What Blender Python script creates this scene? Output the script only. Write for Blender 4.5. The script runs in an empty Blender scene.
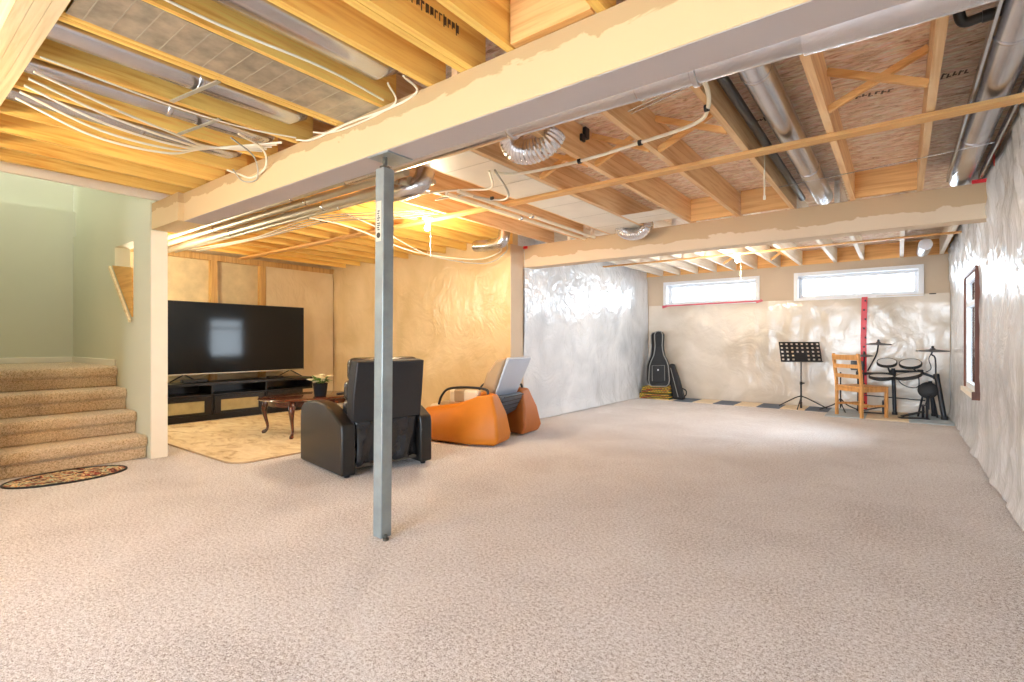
import bpy, bmesh, math, random
from mathutils import Vector, Matrix, noise
random.seed(7)
S = bpy.context.scene
COL = S.collection
PI = math.pi
V = Vector

# ---------------------------------------------------------------- materials
def nmat(name):
    m = bpy.data.materials.new(name); m.use_nodes = True
    nt = m.node_tree
    b = nt.nodes['Principled BSDF']
    return m, nt, b
def N(nt, t, **k):
    n = nt.nodes.new(t)
    for a, v in k.items():
        if a in n.inputs: n.inputs[a].default_value = v
        else: setattr(n, a, v)
    return n
def ramp(nt, fac, stops):
    r = nt.nodes.new('ShaderNodeValToRGB')
    e = r.color_ramp.elements
    while len(e) < len(stops): e.new(0.5)
    for i, (p, c) in enumerate(stops):
        e[i].position = p; e[i].color = (*c, 1) if len(c) == 3 else c
    nt.links.new(fac, r.inputs[0]); return r
def coords(nt, scale=(1, 1, 1), kind='Object'):
    tc = nt.nodes.new('ShaderNodeTexCoord'); mp = nt.nodes.new('ShaderNodeMapping')
    mp.inputs['Scale'].default_value = scale
    nt.links.new(tc.outputs[kind], mp.inputs[0]); return mp.outputs[0]
def noise_n(nt, vec, scale, detail=4, rough=.55, dist=0):
    n = nt.nodes.new('ShaderNodeTexNoise')
    n.inputs['Scale'].default_value = scale; n.inputs['Detail'].default_value = detail
    n.inputs['Roughness'].default_value = rough; n.inputs['Distortion'].default_value = dist
    nt.links.new(vec, n.inputs['Vector']); return n
def bump(nt, b, h, strength=.3, dist=.01):
    bp = nt.nodes.new('ShaderNodeBump')
    bp.inputs['Strength'].default_value = strength; bp.inputs['Distance'].default_value = dist
    nt.links.new(h, bp.inputs['Height']); nt.links.new(bp.outputs[0], b.inputs['Normal']); return bp
def plain(name, c, rough=.5, metal=0, var=.06, vs=6, bs=0, bscale=80, coat=0):
    m, nt, b = nmat(name)
    v = coords(nt)
    n = noise_n(nt, v, vs)
    lo = tuple(max(0, x * (1 - var)) for x in c); hi = tuple(min(1, x * (1 + var)) for x in c)
    r = ramp(nt, n.outputs[0], [(.3, lo), (.7, hi)])
    nt.links.new(r.outputs[0], b.inputs['Base Color'])
    b.inputs['Roughness'].default_value = rough; b.inputs['Metallic'].default_value = metal
    b.inputs['Coat Weight'].default_value = coat
    if bs:
        n2 = noise_n(nt, v, bscale); bump(nt, b, n2.outputs[0], bs, .004)
    return m
def wood(name, dark, light, rough=.55, scale=1, axis='Y', knots=True):
    m, nt, b = nmat(name)
    k = {'X': (.6, 14, 14), 'Y': (14, .6, 14), 'Z': (14, 14, .6)}[axis]
    v = coords(nt, tuple(x * scale for x in k))
    n = noise_n(nt, v, 2.2, 6, .6, .6)
    r = ramp(nt, n.outputs[0], [(.28, dark), (.55, light), (.8, tuple(min(1, x * 1.06) for x in light))])
    out = r.outputs[0]
    if knots:
        v2 = coords(nt, tuple(.6 * scale if x < 1 else .35 * x * scale / 2 for x in k))
        vo = nt.nodes.new('ShaderNodeTexVoronoi'); vo.inputs['Scale'].default_value = 2.2
        nt.links.new(v2, vo.inputs['Vector'])
        kr = ramp(nt, vo.outputs['Distance'], [(.03, (1, 1, 1)), (.075, (0, 0, 0))])
        mx = nt.nodes.new('ShaderNodeMix'); mx.data_type = 'RGBA'
        nt.links.new(kr.outputs[0], mx.inputs[0]); nt.links.new(out, mx.inputs[6])
        mx.inputs[7].default_value = (dark[0] * .35, dark[1] * .3, dark[2] * .3, 1)
        out = mx.outputs[2]
    # board to board variation
    oi = nt.nodes.new('ShaderNodeObjectInfo')
    hs = nt.nodes.new('ShaderNodeHueSaturation')
    mr = nt.nodes.new('ShaderNodeMapRange'); mr.inputs[3].default_value = .85; mr.inputs[4].default_value = 1.1
    nt.links.new(oi.outputs['Random'], mr.inputs[0]); nt.links.new(mr.outputs[0], hs.inputs['Value'])
    nt.links.new(out, hs.inputs['Color'])
    nt.links.new(hs.outputs[0], b.inputs['Base Color'])
    b.inputs['Roughness'].default_value = rough
    bump(nt, b, n.outputs[0], .12, .003)
    return m
def lin(r, g, b):
    f = lambda x: ((x / 255) / 12.92) if x / 255 <= .04045 else (((x / 255) + .055) / 1.055) ** 2.4
    return (f(r), f(g), f(b))

M = {}
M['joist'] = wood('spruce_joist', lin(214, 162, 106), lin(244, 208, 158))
M['joist_warm_lit'] = wood('warm_lit_spruce_joist', lin(222, 156, 62), lin(250, 208, 112))  # same spruce, with the warm bulb light put into its colour
M['joist_daylit'] = wood('daylit_spruce', lin(232, 216, 192), lin(250, 242, 228))  # same spruce, with the window daylight put into its colour
M['stud'] = wood('stud_wood', lin(176, 130, 70), lin(214, 172, 108), axis='Z')
M['plate'] = wood('plate_wood', lin(206, 144, 76), lin(236, 184, 116), axis='X')
M['lvl'] = wood('header_wood', lin(228, 196, 140), lin(250, 228, 182), axis='X')
M['ply'] = wood('plywood', lin(200, 140, 60), lin(226, 172, 92), axis='X')
M['chair_wood'] = wood('pine_chair_wood', lin(190, 128, 66), lin(222, 164, 98), axis='Z', rough=.4, knots=False)
M['cherry'] = wood('cherry_wood', lin(42, 18, 12), lin(84, 40, 26), axis='X', rough=.22, knots=False)
M['cherry'].node_tree.nodes['Principled BSDF'].inputs['Coat Weight'].default_value = .5
M['brown_trim'] = wood('brown_frame_wood', lin(84, 48, 38), lin(124, 76, 60), axis='Z', knots=False)

def osb():
    m, nt, b = nmat('osb_subfloor')
    v = coords(nt, (3.2, 9, 1))
    n1 = noise_n(nt, v, 2.6, 6, .74, 1.2)
    v2 = coords(nt, (1, 1, 1)); n2 = noise_n(nt, v2, 1.1, 2)
    vo = nt.nodes.new('ShaderNodeTexVoronoi'); vo.inputs['Scale'].default_value = 6; nt.links.new(v, vo.inputs['Vector'])
    r = ramp(nt, n1.outputs[0], [(.30, lin(150, 96, 60)), (.40, lin(214, 170, 130)), (.53, lin(246, 218, 188)), (.68, lin(255, 250, 240))])
    mx = nt.nodes.new('ShaderNodeMix'); mx.data_type = 'RGBA'; mx.blend_type = 'MULTIPLY'; mx.inputs[0].default_value = .12
    nt.links.new(r.outputs[0], mx.inputs[6]); nt.links.new(vo.outputs['Color'], mx.inputs[7])
    hs = nt.nodes.new('ShaderNodeHueSaturation'); hs.inputs['Saturation'].default_value = .9; hs.inputs['Value'].default_value = 1.0
    nt.links.new(mx.outputs[2], hs.inputs['Color'])
    nt.links.new(hs.outputs[0], b.inputs['Base Color'])
    b.inputs['Roughness'].default_value = .7
    bump(nt, b, n1.outputs[0], .3, .004)
    return m
M['osb'] = osb()

def carpet(name, c1, c2, c3, sc=1.0):
    m, nt, b = nmat(name)
    v = coords(nt)
    n = noise_n(nt, v, 190 * sc, 3, .75)
    n2 = noise_n(nt, v, 64 * sc, 6, .82, .2)
    n3 = noise_n(nt, v, 1.4, 4, .6, .4)
    ad = nt.nodes.new('ShaderNodeMath'); ad.operation = 'ADD'; nt.links.new(n.outputs[0], ad.inputs[0]); nt.links.new(n2.outputs[0], ad.inputs[1])
    ad2 = nt.nodes.new('ShaderNodeMath'); ad2.operation = 'MULTIPLY_ADD'; nt.links.new(n3.outputs[0], ad2.inputs[0]); ad2.inputs[1].default_value = .16
    nt.links.new(ad.outputs[0], ad2.inputs[2])
    sub = nt.nodes.new('ShaderNodeMath'); sub.operation = 'SUBTRACT'; nt.links.new(ad2.outputs[0], sub.inputs[0]); sub.inputs[1].default_value = .575
    r = ramp(nt, sub.outputs[0], [(.33, c1), (.47, c2), (.62, c3)])
    nt.links.new(r.outputs[0], b.inputs['Base Color'])
    b.inputs['Roughness'].default_value = 1; b.inputs['Specular IOR Level'].default_value = .05
    b.inputs['Sheen Weight'].default_value = .25
    bump(nt, b, ad.outputs[0], .7, .011)
    return m
M['carpet'] = carpet('beige_carpet', lin(128, 108, 98), lin(213, 205, 203), lin(249, 247, 248))
M['stair_carpet'] = carpet('stair_carpet_pile', lin(150, 118, 84), lin(208, 180, 142), lin(236, 216, 186))

def plastic(name, c, c2, rough=.22, crease=1.0, spec=.6):
    m, nt, b = nmat(name)
    v = coords(nt)
    n1 = noise_n(nt, v, 1.3, 3, .5, .8)
    n2 = noise_n(nt, v, 2.0, 3, .5, 2.4)
    v3 = coords(nt, (1, 1, .35)); n3 = noise_n(nt, v3, 6.5, 2, .5, 1.6)
    r = ramp(nt, n1.outputs[0], [(.35, c), (.65, c2)])
    nt.links.new(r.outputs[0], b.inputs['Base Color'])
    b.inputs['Roughness'].default_value = rough; b.inputs['Specular IOR Level'].default_value = spec
    def ridge(o):
        s = nt.nodes.new('ShaderNodeMath'); s.operation = 'SUBTRACT'; nt.links.new(o, s.inputs[0]); s.inputs[1].default_value = .5
        a = nt.nodes.new('ShaderNodeMath'); a.operation = 'ABSOLUTE'; nt.links.new(s.outputs[0], a.inputs[0]); return a.outputs[0]
    a = nt.nodes.new('ShaderNodeMath'); a.operation = 'ADD'; nt.links.new(ridge(n2.outputs[0]), a.inputs[0])
    mm = nt.nodes.new('ShaderNodeMath'); mm.operation = 'MULTIPLY'; nt.links.new(ridge(n3.outputs[0]), mm.inputs[0]); mm.inputs[1].default_value = .4
    nt.links.new(mm.outputs[0], a.inputs[1])
    bump(nt, b, a.outputs[0], .9 * crease, .06)
    return m
M['poly_white'] = plastic('clear_plastic_over_white', lin(200, 206, 214), lin(228, 232, 238), .17, .5, .8)
M['poly_right'] = plastic('clear_plastic_right', lin(208, 213, 220), lin(232, 236, 242), .22, .4)
M['poly_beige'] = plastic('clear_plastic_over_beige', lin(214, 186, 138), lin(230, 204, 158), .24, .35, .6)
M['poly_far'] = plastic('clear_plastic_over_pinkish_beige', lin(208, 196, 180), lin(232, 222, 210), .2, .16, .7)
M['poly_tv'] = plastic('clear_plastic_by_tv', lin(220, 202, 166), lin(232, 216, 184), .28, .4, .5)

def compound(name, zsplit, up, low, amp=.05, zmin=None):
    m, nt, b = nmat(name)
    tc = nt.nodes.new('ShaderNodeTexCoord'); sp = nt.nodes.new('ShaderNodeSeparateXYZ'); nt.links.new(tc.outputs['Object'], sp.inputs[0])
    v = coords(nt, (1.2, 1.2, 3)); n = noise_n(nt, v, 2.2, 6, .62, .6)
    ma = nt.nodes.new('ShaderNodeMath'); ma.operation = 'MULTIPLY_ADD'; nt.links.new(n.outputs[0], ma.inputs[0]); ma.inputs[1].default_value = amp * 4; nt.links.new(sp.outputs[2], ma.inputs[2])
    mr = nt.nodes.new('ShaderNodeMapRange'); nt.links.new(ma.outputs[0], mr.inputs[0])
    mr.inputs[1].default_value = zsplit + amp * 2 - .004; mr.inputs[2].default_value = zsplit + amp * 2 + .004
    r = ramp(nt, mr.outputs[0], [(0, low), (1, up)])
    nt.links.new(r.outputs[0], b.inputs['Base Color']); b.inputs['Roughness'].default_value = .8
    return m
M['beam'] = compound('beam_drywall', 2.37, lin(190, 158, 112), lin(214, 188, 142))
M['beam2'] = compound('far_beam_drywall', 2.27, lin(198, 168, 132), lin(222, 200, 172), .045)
M['drywall'] = plain('drywall_beige', lin(206, 186, 162), .8, var=.04, vs=1.5)
M['soffit_shade'] = plain('shaded_underside', lin(186, 174, 168), .8, var=.03, vs=2)  # shade on the near beam's underside, put into the colour
M['trimwhite'] = plain('white_paint', lin(240, 232, 214), .5, var=.02)
M['green'] = plain('pale_green_paint', lin(211, 210, 188), .7, var=.02, vs=1)
M['pvc'] = plain('white_vinyl', lin(236, 238, 242), .35, var=.01)
M['concrete'] = plain('bare_concrete', lin(206, 188, 150), .85, var=.14, vs=5, bs=.4, bscale=30)
M['steel'] = plain('painted_grey_steel', lin(146, 156, 158), .38, .4, var=.14, vs=9)
M['galv'] = plain('galvanised_duct', lin(206, 206, 210), .26, .95, var=.09, vs=5, bs=.15, bscale=9)
M['galv_dull'] = plain('dull_galvanised_pipe', lin(190, 184, 166), .4, .5, var=.1, vs=5)
M['foil'] = plain('crumpled_foil_tape', lin(232, 232, 236), .2, .95, var=.08, vs=14, bs=.9, bscale=22)
M['sheetmetal'] = plain('sheet_metal_panning', lin(182, 170, 150), .42, .5, var=.32, vs=9, bs=.1, bscale=12)
M['panboard'] = plain('white_foil_panning', lin(236, 230, 218), .45, .1, var=.06, vs=3)
M['cable_white'] = plain('white_cable', lin(244, 236, 214), .45, var=.02)
M['cable_grey'] = plain('grey_cable', lin(186, 182, 170), .45, var=.02)
M['black'] = plain('black_plastic', (.012, .012, .014), .4, var=.2)
M['black_gloss'] = plain('glossy_black', (.01, .01, .012), .12, var=.1)
M['abs_pipe'] = plain('black_drain_pipe', (.03, .028, .026), .3)
M['leather'] = plain('black_leather', lin(30, 31, 35), .24, var=.12, vs=8, bs=.25, bscale=120)
M['leather_side'] = plain('dark_brown_leather', lin(27, 26, 26), .36, var=.1, vs=8, bs=.2, bscale=120)
M['leather_blue'] = plain('charcoal_back_fabric', lin(28, 29, 34), .5, var=.1, vs=8, bs=.2, bscale=200)
M['orange'] = plain('orange_upholstery', lin(202, 118, 14), .5, var=.06, vs=4, bs=.1, bscale=120)
M['rust'] = plain('rust_brown_upholstery', lin(176, 100, 40), .5, var=.06, vs=4)
M['tan'] = plain('tan_upholstery', lin(170, 144, 112), .55, var=.06)
M['creamfab'] = plain('cream_upholstery', lin(222, 206, 182), .55, var=.05)
M['shellgrey'] = plain('pale_grey_shell', lin(190, 200, 216), .3, var=.02)
M['slate'] = plain('slate_grey_panel', lin(92, 102, 114), .4, .2)
M['rugm'] = None
M['tile_blue'] = plain('slate_blue_foam', lin(96, 108, 126), .8, var=.08, vs=20)
M['tile_cream'] = plain('cream_foam', lin(232, 214, 186), .8, var=.04, vs=20)
M['mat_blue'] = plain('pale_blue_foam', lin(176, 190, 200), .8, var=.12, vs=3)
M['red'] = plain('red_sheathing_tape', lin(216, 34, 40), .35, var=.05, vs=30)
M['redblack'] = plain('tape_print', (.03, .005, .008), .5)
M['pink'] = plain('pink_red_tape', lin(206, 90, 108), .4, var=.08)
M['padwhite'] = plain('white_mesh_head', lin(226, 228, 232), .6)
M['rim'] = plain('dark_rubber', (.02, .022, .026), .55)
M['cymbal'] = plain('grey_rubber_cymbal', lin(84, 84, 90), .4, .2)
M['rack'] = plain('dark_rack_tube', lin(46, 50, 58), .35, .4)
M['bag'] = plain('black_nylon', lin(34, 36, 40), .6, var=.15, bs=.2, bscale=200)
M['bag2'] = plain('near_black_nylon', lin(20, 21, 25), .6, var=.15)
M['piping'] = plain('grey_piping', lin(150, 150, 148), .6)
M['leaf'] = plain('green_leaf', lin(96, 132, 56), .6, var=.25, vs=20)
M['petal'] = plain('cream_petal', lin(244, 236, 196), .6)
M['porcelain'] = plain('white_porcelain', lin(244, 240, 228), .25, var=.01)
M['brass'] = plain('brass_fitting', lin(200, 160, 80), .3, .9)
M['panel_glass'] = plain('cream_reflection_glass', lin(176, 166, 128), .16, var=.25, vs=4)  # the cream is a reflection in the drawer glass, put into its colour
M['console'] = plain('black_brown_laminate', lin(28, 25, 24), .35, var=.15)
M['ink'] = plain('faded_black_ink', lin(92, 74, 58), .8, var=.3, vs=40)
M['screw'] = plain('dull_steel_screw', lin(96, 96, 90), .45, .8)
M['insul'] = plain('sticker_paper', lin(206, 204, 188), .6)
def tv_mat():
    m, nt, b = nmat('tv_screen_glass')
    b.inputs['Base Color'].default_value = (.012, .014, .018, 1); b.inputs['Roughness'].default_value = .07
    b.inputs['Specular IOR Level'].default_value = .5; b.inputs['IOR'].default_value = 1.27
    return m
M['screen'] = tv_mat()
def emis(name, c, s):
    m, nt, b = nmat(name)
    b.inputs['Base Color'].default_value = (*c, 1); b.inputs['Emission Color'].default_value = (*c, 1); b.inputs['Emission Strength'].default_value = s
    return m
M['bulb_warm'] = emis('warm_bulb_glass', (1, .74, .38), 40)
M['bulb_white'] = emis('white_bulb_glass', (1, .93, .8), 40)
def glass():
    m = bpy.data.materials.new('window_glass'); m.use_nodes = True; nt = m.node_tree; nt.nodes.clear()
    o = nt.nodes.new('ShaderNodeOutputMaterial'); mx = nt.nodes.new('ShaderNodeMixShader')
    t = nt.nodes.new('ShaderNodeBsdfTransparent'); g = nt.nodes.new('ShaderNodeBsdfGlossy'); g.inputs['Roughness'].default_value = .03
    f = nt.nodes.new('ShaderNodeFresnel'); f.inputs[0].default_value = 1.45
    t.inputs[0].default_value = (.95, .97, .98, 1)
    nt.links.new(f.outputs[0], mx.inputs[0]); nt.links.new(t.outputs[0], mx.inputs[1]); nt.links.new(g.outputs[0], mx.inputs[2]); nt.links.new(mx.outputs[0], o.inputs[0])
    return m
M['glass'] = glass()
def rug():
    m, nt, b = nmat('cream_mottled_rug')
    v = coords(nt, (1, 1.8, 1)); n = noise_n(nt, v, 3.2, 7, .66, 1.2)
    r = ramp(nt, n.outputs[0], [(.3, lin(168, 138, 96)), (.48, lin(222, 204, 166)), (.7, lin(240, 228, 198))])
    nt.links.new(r.outputs[0], b.inputs['Base Color']); b.inputs['Roughness'].default_value = .95
    n2 = noise_n(nt, coords(nt), 160, 2); bump(nt, b, n2.outputs[0], .4, .005); return m
M['rugm'] = rug()
def doormat():
    m, nt, b = nmat('floral_mat')
    v = coords(nt, (1, 1, 1)); n = noise_n(nt, v, 9, 2, .5, 2.0)
    r = ramp(nt, n.outputs[0], [(.3, lin(40, 26, 22)), (.40, lin(150, 50, 34)), (.46, lin(228, 200, 150)), (.52, lin(58, 70, 48)), (.58, lin(198, 206, 178)), (.66, lin(220, 150, 80)), (.74, lin(40, 30, 30))])
    for e in r.color_ramp.elements: pass
    r.color_ramp.interpolation = 'CONSTANT'
    nt.links.new(r.outputs[0], b.inputs['Base Color']); b.inputs['Roughness'].default_value = .9; return m
M['doormat'] = doormat()
def stripes():
    m, nt, b = nmat('colourful_striped_blanket')
    v = coords(nt); tc = nt.nodes.new('ShaderNodeSeparateXYZ'); nt.links.new(v, tc.inputs[0])
    cb = nt.nodes.new('ShaderNodeCombineXYZ'); nt.links.new(tc.outputs[0], cb.inputs[0]); nt.links.new(tc.outputs[2], cb.inputs[1])
    bk = nt.nodes.new('ShaderNodeTexBrick'); nt.links.new(cb.outputs[0], bk.inputs['Vector'])
    bk.inputs['Scale'].default_value = 1; bk.inputs['Brick Width'].default_value = .055; bk.inputs['Row Height'].default_value = .034; bk.inputs['Mortar Size'].default_value = .009
    bk.inputs['Color1'].default_value = (*lin(246, 208, 70), 1); bk.inputs['Color2'].default_value = (*lin(196, 56, 40), 1); bk.inputs['Mortar'].default_value = (*lin(40, 62, 44), 1)
    nt.links.new(bk.outputs['Color'], b.inputs['Base Color']); b.inputs['Roughness'].default_value = .9; return m
M['stripes'] = stripes()
# light concrete outside
M['ground'] = plain('outside_snow', lin(235, 238, 242), .9, var=.03)

# ---------------------------------------------------------------- geometry helpers
def rotm(rot):
    return Matrix.Rotation(rot[2], 3, 'Z') @ Matrix.Rotation(rot[1], 3, 'Y') @ Matrix.Rotation(rot[0], 3, 'X')
def box(bm, lo, hi, rot=None, mi=0):
    c = (V(lo) + V(hi)) / 2; s = (V(hi) - V(lo)) / 2
    R = rotm(rot) if rot else Matrix.Identity(3)
    vs = [bm.verts.new(c + R @ V((s.x * a, s.y * b, s.z * d))) for a in (-1, 1) for b in (-1, 1) for d in (-1, 1)]
    for q in ((0, 1, 3, 2), (4, 6, 7, 5), (0, 4, 5, 1), (2, 3, 7, 6), (0, 2, 6, 4), (1, 5, 7, 3)):
        f = bm.faces.new([vs[i] for i in q]); f.material_index = mi
def bar(bm, a, b, w, h, up=(0, 0, 1), mi=0):
    """a rectangular bar from a to b, w wide and h tall"""
    a = V(a); b = V(b); t = (b - a).normalized(); u = V(up)
    s = t.cross(u).normalized(); n = s.cross(t).normalized()
    r = []
    for p in (a, b):
        r.append([bm.verts.new(p + s * (w / 2 * i) + n * (h / 2 * j)) for i, j in ((-1, -1), (1, -1), (1, 1), (-1, 1))])
    for k in range(4):
        f = bm.faces.new([r[0][k], r[0][(k + 1) % 4], r[1][(k + 1) % 4], r[1][k]]); f.material_index = mi
    bm.faces.new(r[0][::-1]); bm.faces.new(r[1])
def tube(bm, pts, rad, n=12, cap=True, mi=0):
    pts = [V(p) for p in pts]; rs = rad if isinstance(rad, (list, tuple)) else [rad] * len(pts)
    prev = None; rings = []
    for i, p in enumerate(pts):
        t = (pts[min(i + 1, len(pts) - 1)] - pts[max(i - 1, 0)]).normalized()
        if prev is None:
            s = t.cross(V((0, 0, 1)))
            if s.length < .01: s = t.cross(V((1, 0, 0)))
        else: s = prev - t * prev.dot(t)
        s.normalize(); prev = s; q = t.cross(s)
        rings.append([bm.verts.new(p + (s * math.cos(2 * PI * k / n) + q * math.sin(2 * PI * k / n)) * rs[i]) for k in range(n)])
    for A, B in zip(rings, rings[1:]):
        for k in range(n):
            f = bm.faces.new([A[k], A[(k + 1) % n], B[(k + 1) % n], B[k]]); f.smooth = True; f.material_index = mi
    if cap: bm.faces.new(rings[0][::-1]); bm.faces.new(rings[-1])
def lathe(bm, prof, c=(0, 0, 0), n=24, R=None):
    c = V(c); rings = []
    for r, z in prof:
        ring = []
        for k in range(n):
            p = V((max(r, 1e-4) * math.cos(2 * PI * k / n), max(r, 1e-4) * math.sin(2 * PI * k / n), z))
            ring.append(bm.verts.new(c + (R @ p if R else p)))
        rings.append(ring)
    for A, B in zip(rings, rings[1:]):
        for k in range(n):
            f = bm.faces.new([A[k], A[(k + 1) % n], B[(k + 1) % n], B[k]]); f.smooth = True
    bm.faces.new(rings[0][::-1]); bm.faces.new(rings[-1])
def prism(bm, poly, axis, a, b):
    """poly: 2-D points, extruded along axis from a to b"""
    mk = {'X': lambda p, t: (t, p[0], p[1]), 'Y': lambda p, t: (p[0], t, p[1]), 'Z': lambda p, t: (p[0], p[1], t)}[axis]
    A = [bm.verts.new(mk(p, a)) for p in poly]; B = [bm.verts.new(mk(p, b)) for p in poly]
    n = len(poly)
    for k in range(n): bm.faces.new([A[k], A[(k + 1) % n], B[(k + 1) % n], B[k]])
    bm.faces.new(A[::-1]); bm.faces.new(B)
def loft(bm, rings, cap=True, smooth=True):
    R = [[bm.verts.new(V(p)) for p in r] for r in rings]
    for A, B in zip(R, R[1:]):
        n = len(A)
        for k in range(n):
            f = bm.faces.new([A[k], A[(k + 1) % n], B[(k + 1) % n], B[k]]); f.smooth = smooth
    if cap: bm.faces.new(R[0][::-1]); bm.faces.new(R[-1])
def spline(pts, n=8):
    P = [V(p) for p in pts]; P = [P[0] * 2 - P[1]] + P + [P[-1] * 2 - P[-2]]; o = []
    for i in range(1, len(P) - 2):
        for k in range(n):
            t = k / n
            o.append(.5 * ((2 * P[i]) + (P[i + 1] - P[i - 1]) * t + (2 * P[i - 1] - 5 * P[i] + 4 * P[i + 1] - P[i + 2]) * t * t + (3 * P[i] - P[i - 1] - 3 * P[i + 1] + P[i + 2]) * t ** 3))
    o.append(P[-2]); return o
def obj(name, bm, mat, parent=None, bevel=0, sub=0, smooth=False, loc=None, rotz=0, seg=2):
    bmesh.ops.recalc_face_normals(bm, faces=bm.faces)
    me = bpy.data.meshes.new(name); bm.to_mesh(me); bm.free()
    for m in (mat if isinstance(mat, (list, tuple)) else [mat]): me.materials.append(m)
    if smooth:
        for p in me.polygons: p.use_smooth = True
    me.set_sharp_from_angle(angle=.9)
    o = bpy.data.objects.new(name, me); COL.objects.link(o)
    if parent: o.parent = parent
    if loc: o.location = loc
    if rotz: o.rotation_euler.z = rotz
    if bevel:
        b = o.modifiers.new('bevel', 'BEVEL'); b.width = bevel; b.segments = seg; b.limit_method = 'ANGLE'; b.angle_limit = .6
    if sub:
        s = o.modifiers.new('sub', 'SUBSURF'); s.levels = sub; s.render_levels = sub
    return o
def BM(): return bmesh.new()
def tag(o, label=None, cat=None, group=None, kind=None):
    if label: o['label'] = label
    if cat: o['category'] = cat
    if group: o['group'] = group
    if kind: o['kind'] = kind
    return o
def thing(name, label, cat, loc=(0, 0, 0), rotz=0, group=None):
    o = bpy.data.objects.new(name, None); COL.objects.link(o); o.location = loc; o.rotation_euler.z = rotz
    o.empty_display_size = .1
    return tag(o, label, cat, group)
def struct(name, bm, mat, **k):
    return tag(obj(name, bm, mat, **k), kind='structure')
def dup(o, parent=None):
    c = o.copy(); COL.objects.link(c)
    if parent: c.parent = parent
    for ch in list(o.children): dup(ch, c)
    return c
def text(name, s, size, mat, M4, parent=None, ext=.001):
    cu = bpy.data.curves.new(name, 'FONT'); cu.body = s; cu.size = size; cu.extrude = ext; cu.align_x = 'CENTER'; cu.align_y = 'CENTER'
    o0 = bpy.data.objects.new('t', cu); COL.objects.link(o0)
    dg = bpy.context.evaluated_depsgraph_get(); me = bpy.data.meshes.new_from_object(o0.evaluated_get(dg))
    bpy.data.objects.remove(o0); me.transform(M4); me.materials.clear(); me.materials.append(mat)
    o = bpy.data.objects.new(name, me); COL.objects.link(o)
    if parent: o.parent = parent
    return o
ORD = ['first', 'second', 'third', 'fourth', 'fifth', 'sixth', 'seventh', 'eighth', 'ninth', 'tenth', 'eleventh', 'twelfth', 'thirteenth', 'fourteenth', 'fifteenth', 'sixteenth']

# ---------------------------------------------------------------- key dimensions
XR, XL, XT = .64, -4.18, -8.42          # right wall, plastic wall on the left, TV wall
YF, YB, YN = 10.1, 5.5, 1.835           # far wall, beige wall, front of the near beam
Y2 = 5.74                               # far beam front
JB, JT = 2.45, 2.69                     # joist bottom, top
YBACK = -3.4

# ---------------------------------------------------------------- room shell
bm = BM(); box(bm, (XT - .2, YBACK - .2, -.1), (XR + .25, YF + .2, 0)); struct('floor', bm, M['carpet'])
bm = BM()
box(bm, (-5.6, YBACK, JT), (XR + .2, 1.9, JT + .03)); box(bm, (XT - .1, 1.9, JT), (XR + .2, YF + .2, JT + .03))
struct('ceiling', bm, M['osb'])
def wall_cells(bm, axis, t0, t1, a0, a1, z0, z1, holes):
    """box cells around rectangular holes; axis is the wall's normal"""
    us = sorted({a0, a1, *[h[0] for h in holes], *[h[1] for h in holes]}); zs = sorted({z0, z1, *[h[2] for h in holes], *[h[3] for h in holes]})
    for u0, u1 in zip(us, us[1:]):
        for w0, w1 in zip(zs, zs[1:]):
            um, wm = (u0 + u1) / 2, (w0 + w1) / 2
            if any(h[0] < um < h[1] and h[2] < wm < h[3] for h in holes): continue
            if axis == 'Y': box(bm, (u0, t0, w0), (u1, t1, w1))
            else: box(bm, (t0, u0, w0), (t1, u1, w1))
W1 = (-3.77, -2.07, 1.86, 2.275); W2 = (-1.43, .25, 1.86, 2.275); W3 = (6.62, 7.72, .62, 1.86); W4 = (-2.8, .35, .1, 2.15)
bm = BM(); wall_cells(bm, 'Y', YF, YF + .25, XL - .2, XR + .2, 0, JB - .002, [W1, W2]); struct('wall_far', bm, M['drywall'])
bm = BM(); box(bm, (XL, YF, JB - .002), (XR, YF + .04, JT)); tag(obj('rim_board', bm, M['plate']), 'wooden rim board closing the joist ends above the high windows', 'rim board')
bm = BM(); wall_cells(bm, 'X', XR, XR + .25, YBACK, YF, 0, JT, [W3]); struct('wall_right', bm, M['poly_right'])
bm = BM(); box(bm, (XL - .15, YB + .12, 0), (XL, YF, JT)); struct('wall_left', bm, M['poly_white'])
bm = BM(); box(bm, (XT - .1, YB, 0), (XL, YB + .12, JT)); struct('wall_middle', bm, M['poly_beige'])
bm = BM(); box(bm, (XT - .12, 1.96, 0), (XT, YB - .002, JT)); struct('wall_tv', bm, M['concrete'])
bm = BM(); wall_cells(bm, 'Y', YBACK - .15, YBACK, -5.6, XR + .2, 0, JT, [W4]); struct('wall_back', bm, M['drywall'])

# stair hall: pale green walls
bm = BM()
# wall with the odd shaped opening, thickness y 1.78..1.92, opening corners in x,z
hole = [(-6.18, 2.146), (-6.77, 2.146), (-6.77, 1.945), (-6.18, 1.39)]
def ring_wall(bm, y0, y1, outer, inner):
    for y, s in ((y0, 1), (y1, -1)):
        O = [bm.verts.new((x, y, z)) for x, z in outer]; I = [bm.verts.new((x, y, z)) for x, z in inner]
        for k in range(4): bm.faces.new([O[k], O[(k + 1) % 4], I[(k + 1) % 4], I[k]])
        if s == 1: A = (O, I)
    for L1, L2 in ((A[0], O), (A[1], I)):
        for k in range(4): bm.faces.new([L1[k], L1[(k + 1) % 4], L2[(k + 1) % 4], L2[k]])
ring_wall(bm, 1.78, 1.92, [(-5.715, 2.46), (XT, 2.46), (XT, 0), (-5.715, 0)], hole)
struct('wall_stair_right', bm, M['green'])
bm = BM(); box(bm, (XT - .14, 1.80, 2.46), (-5.62, 1.95, 4.9)); struct('wall_stair_upper', bm, M['green'])
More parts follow.
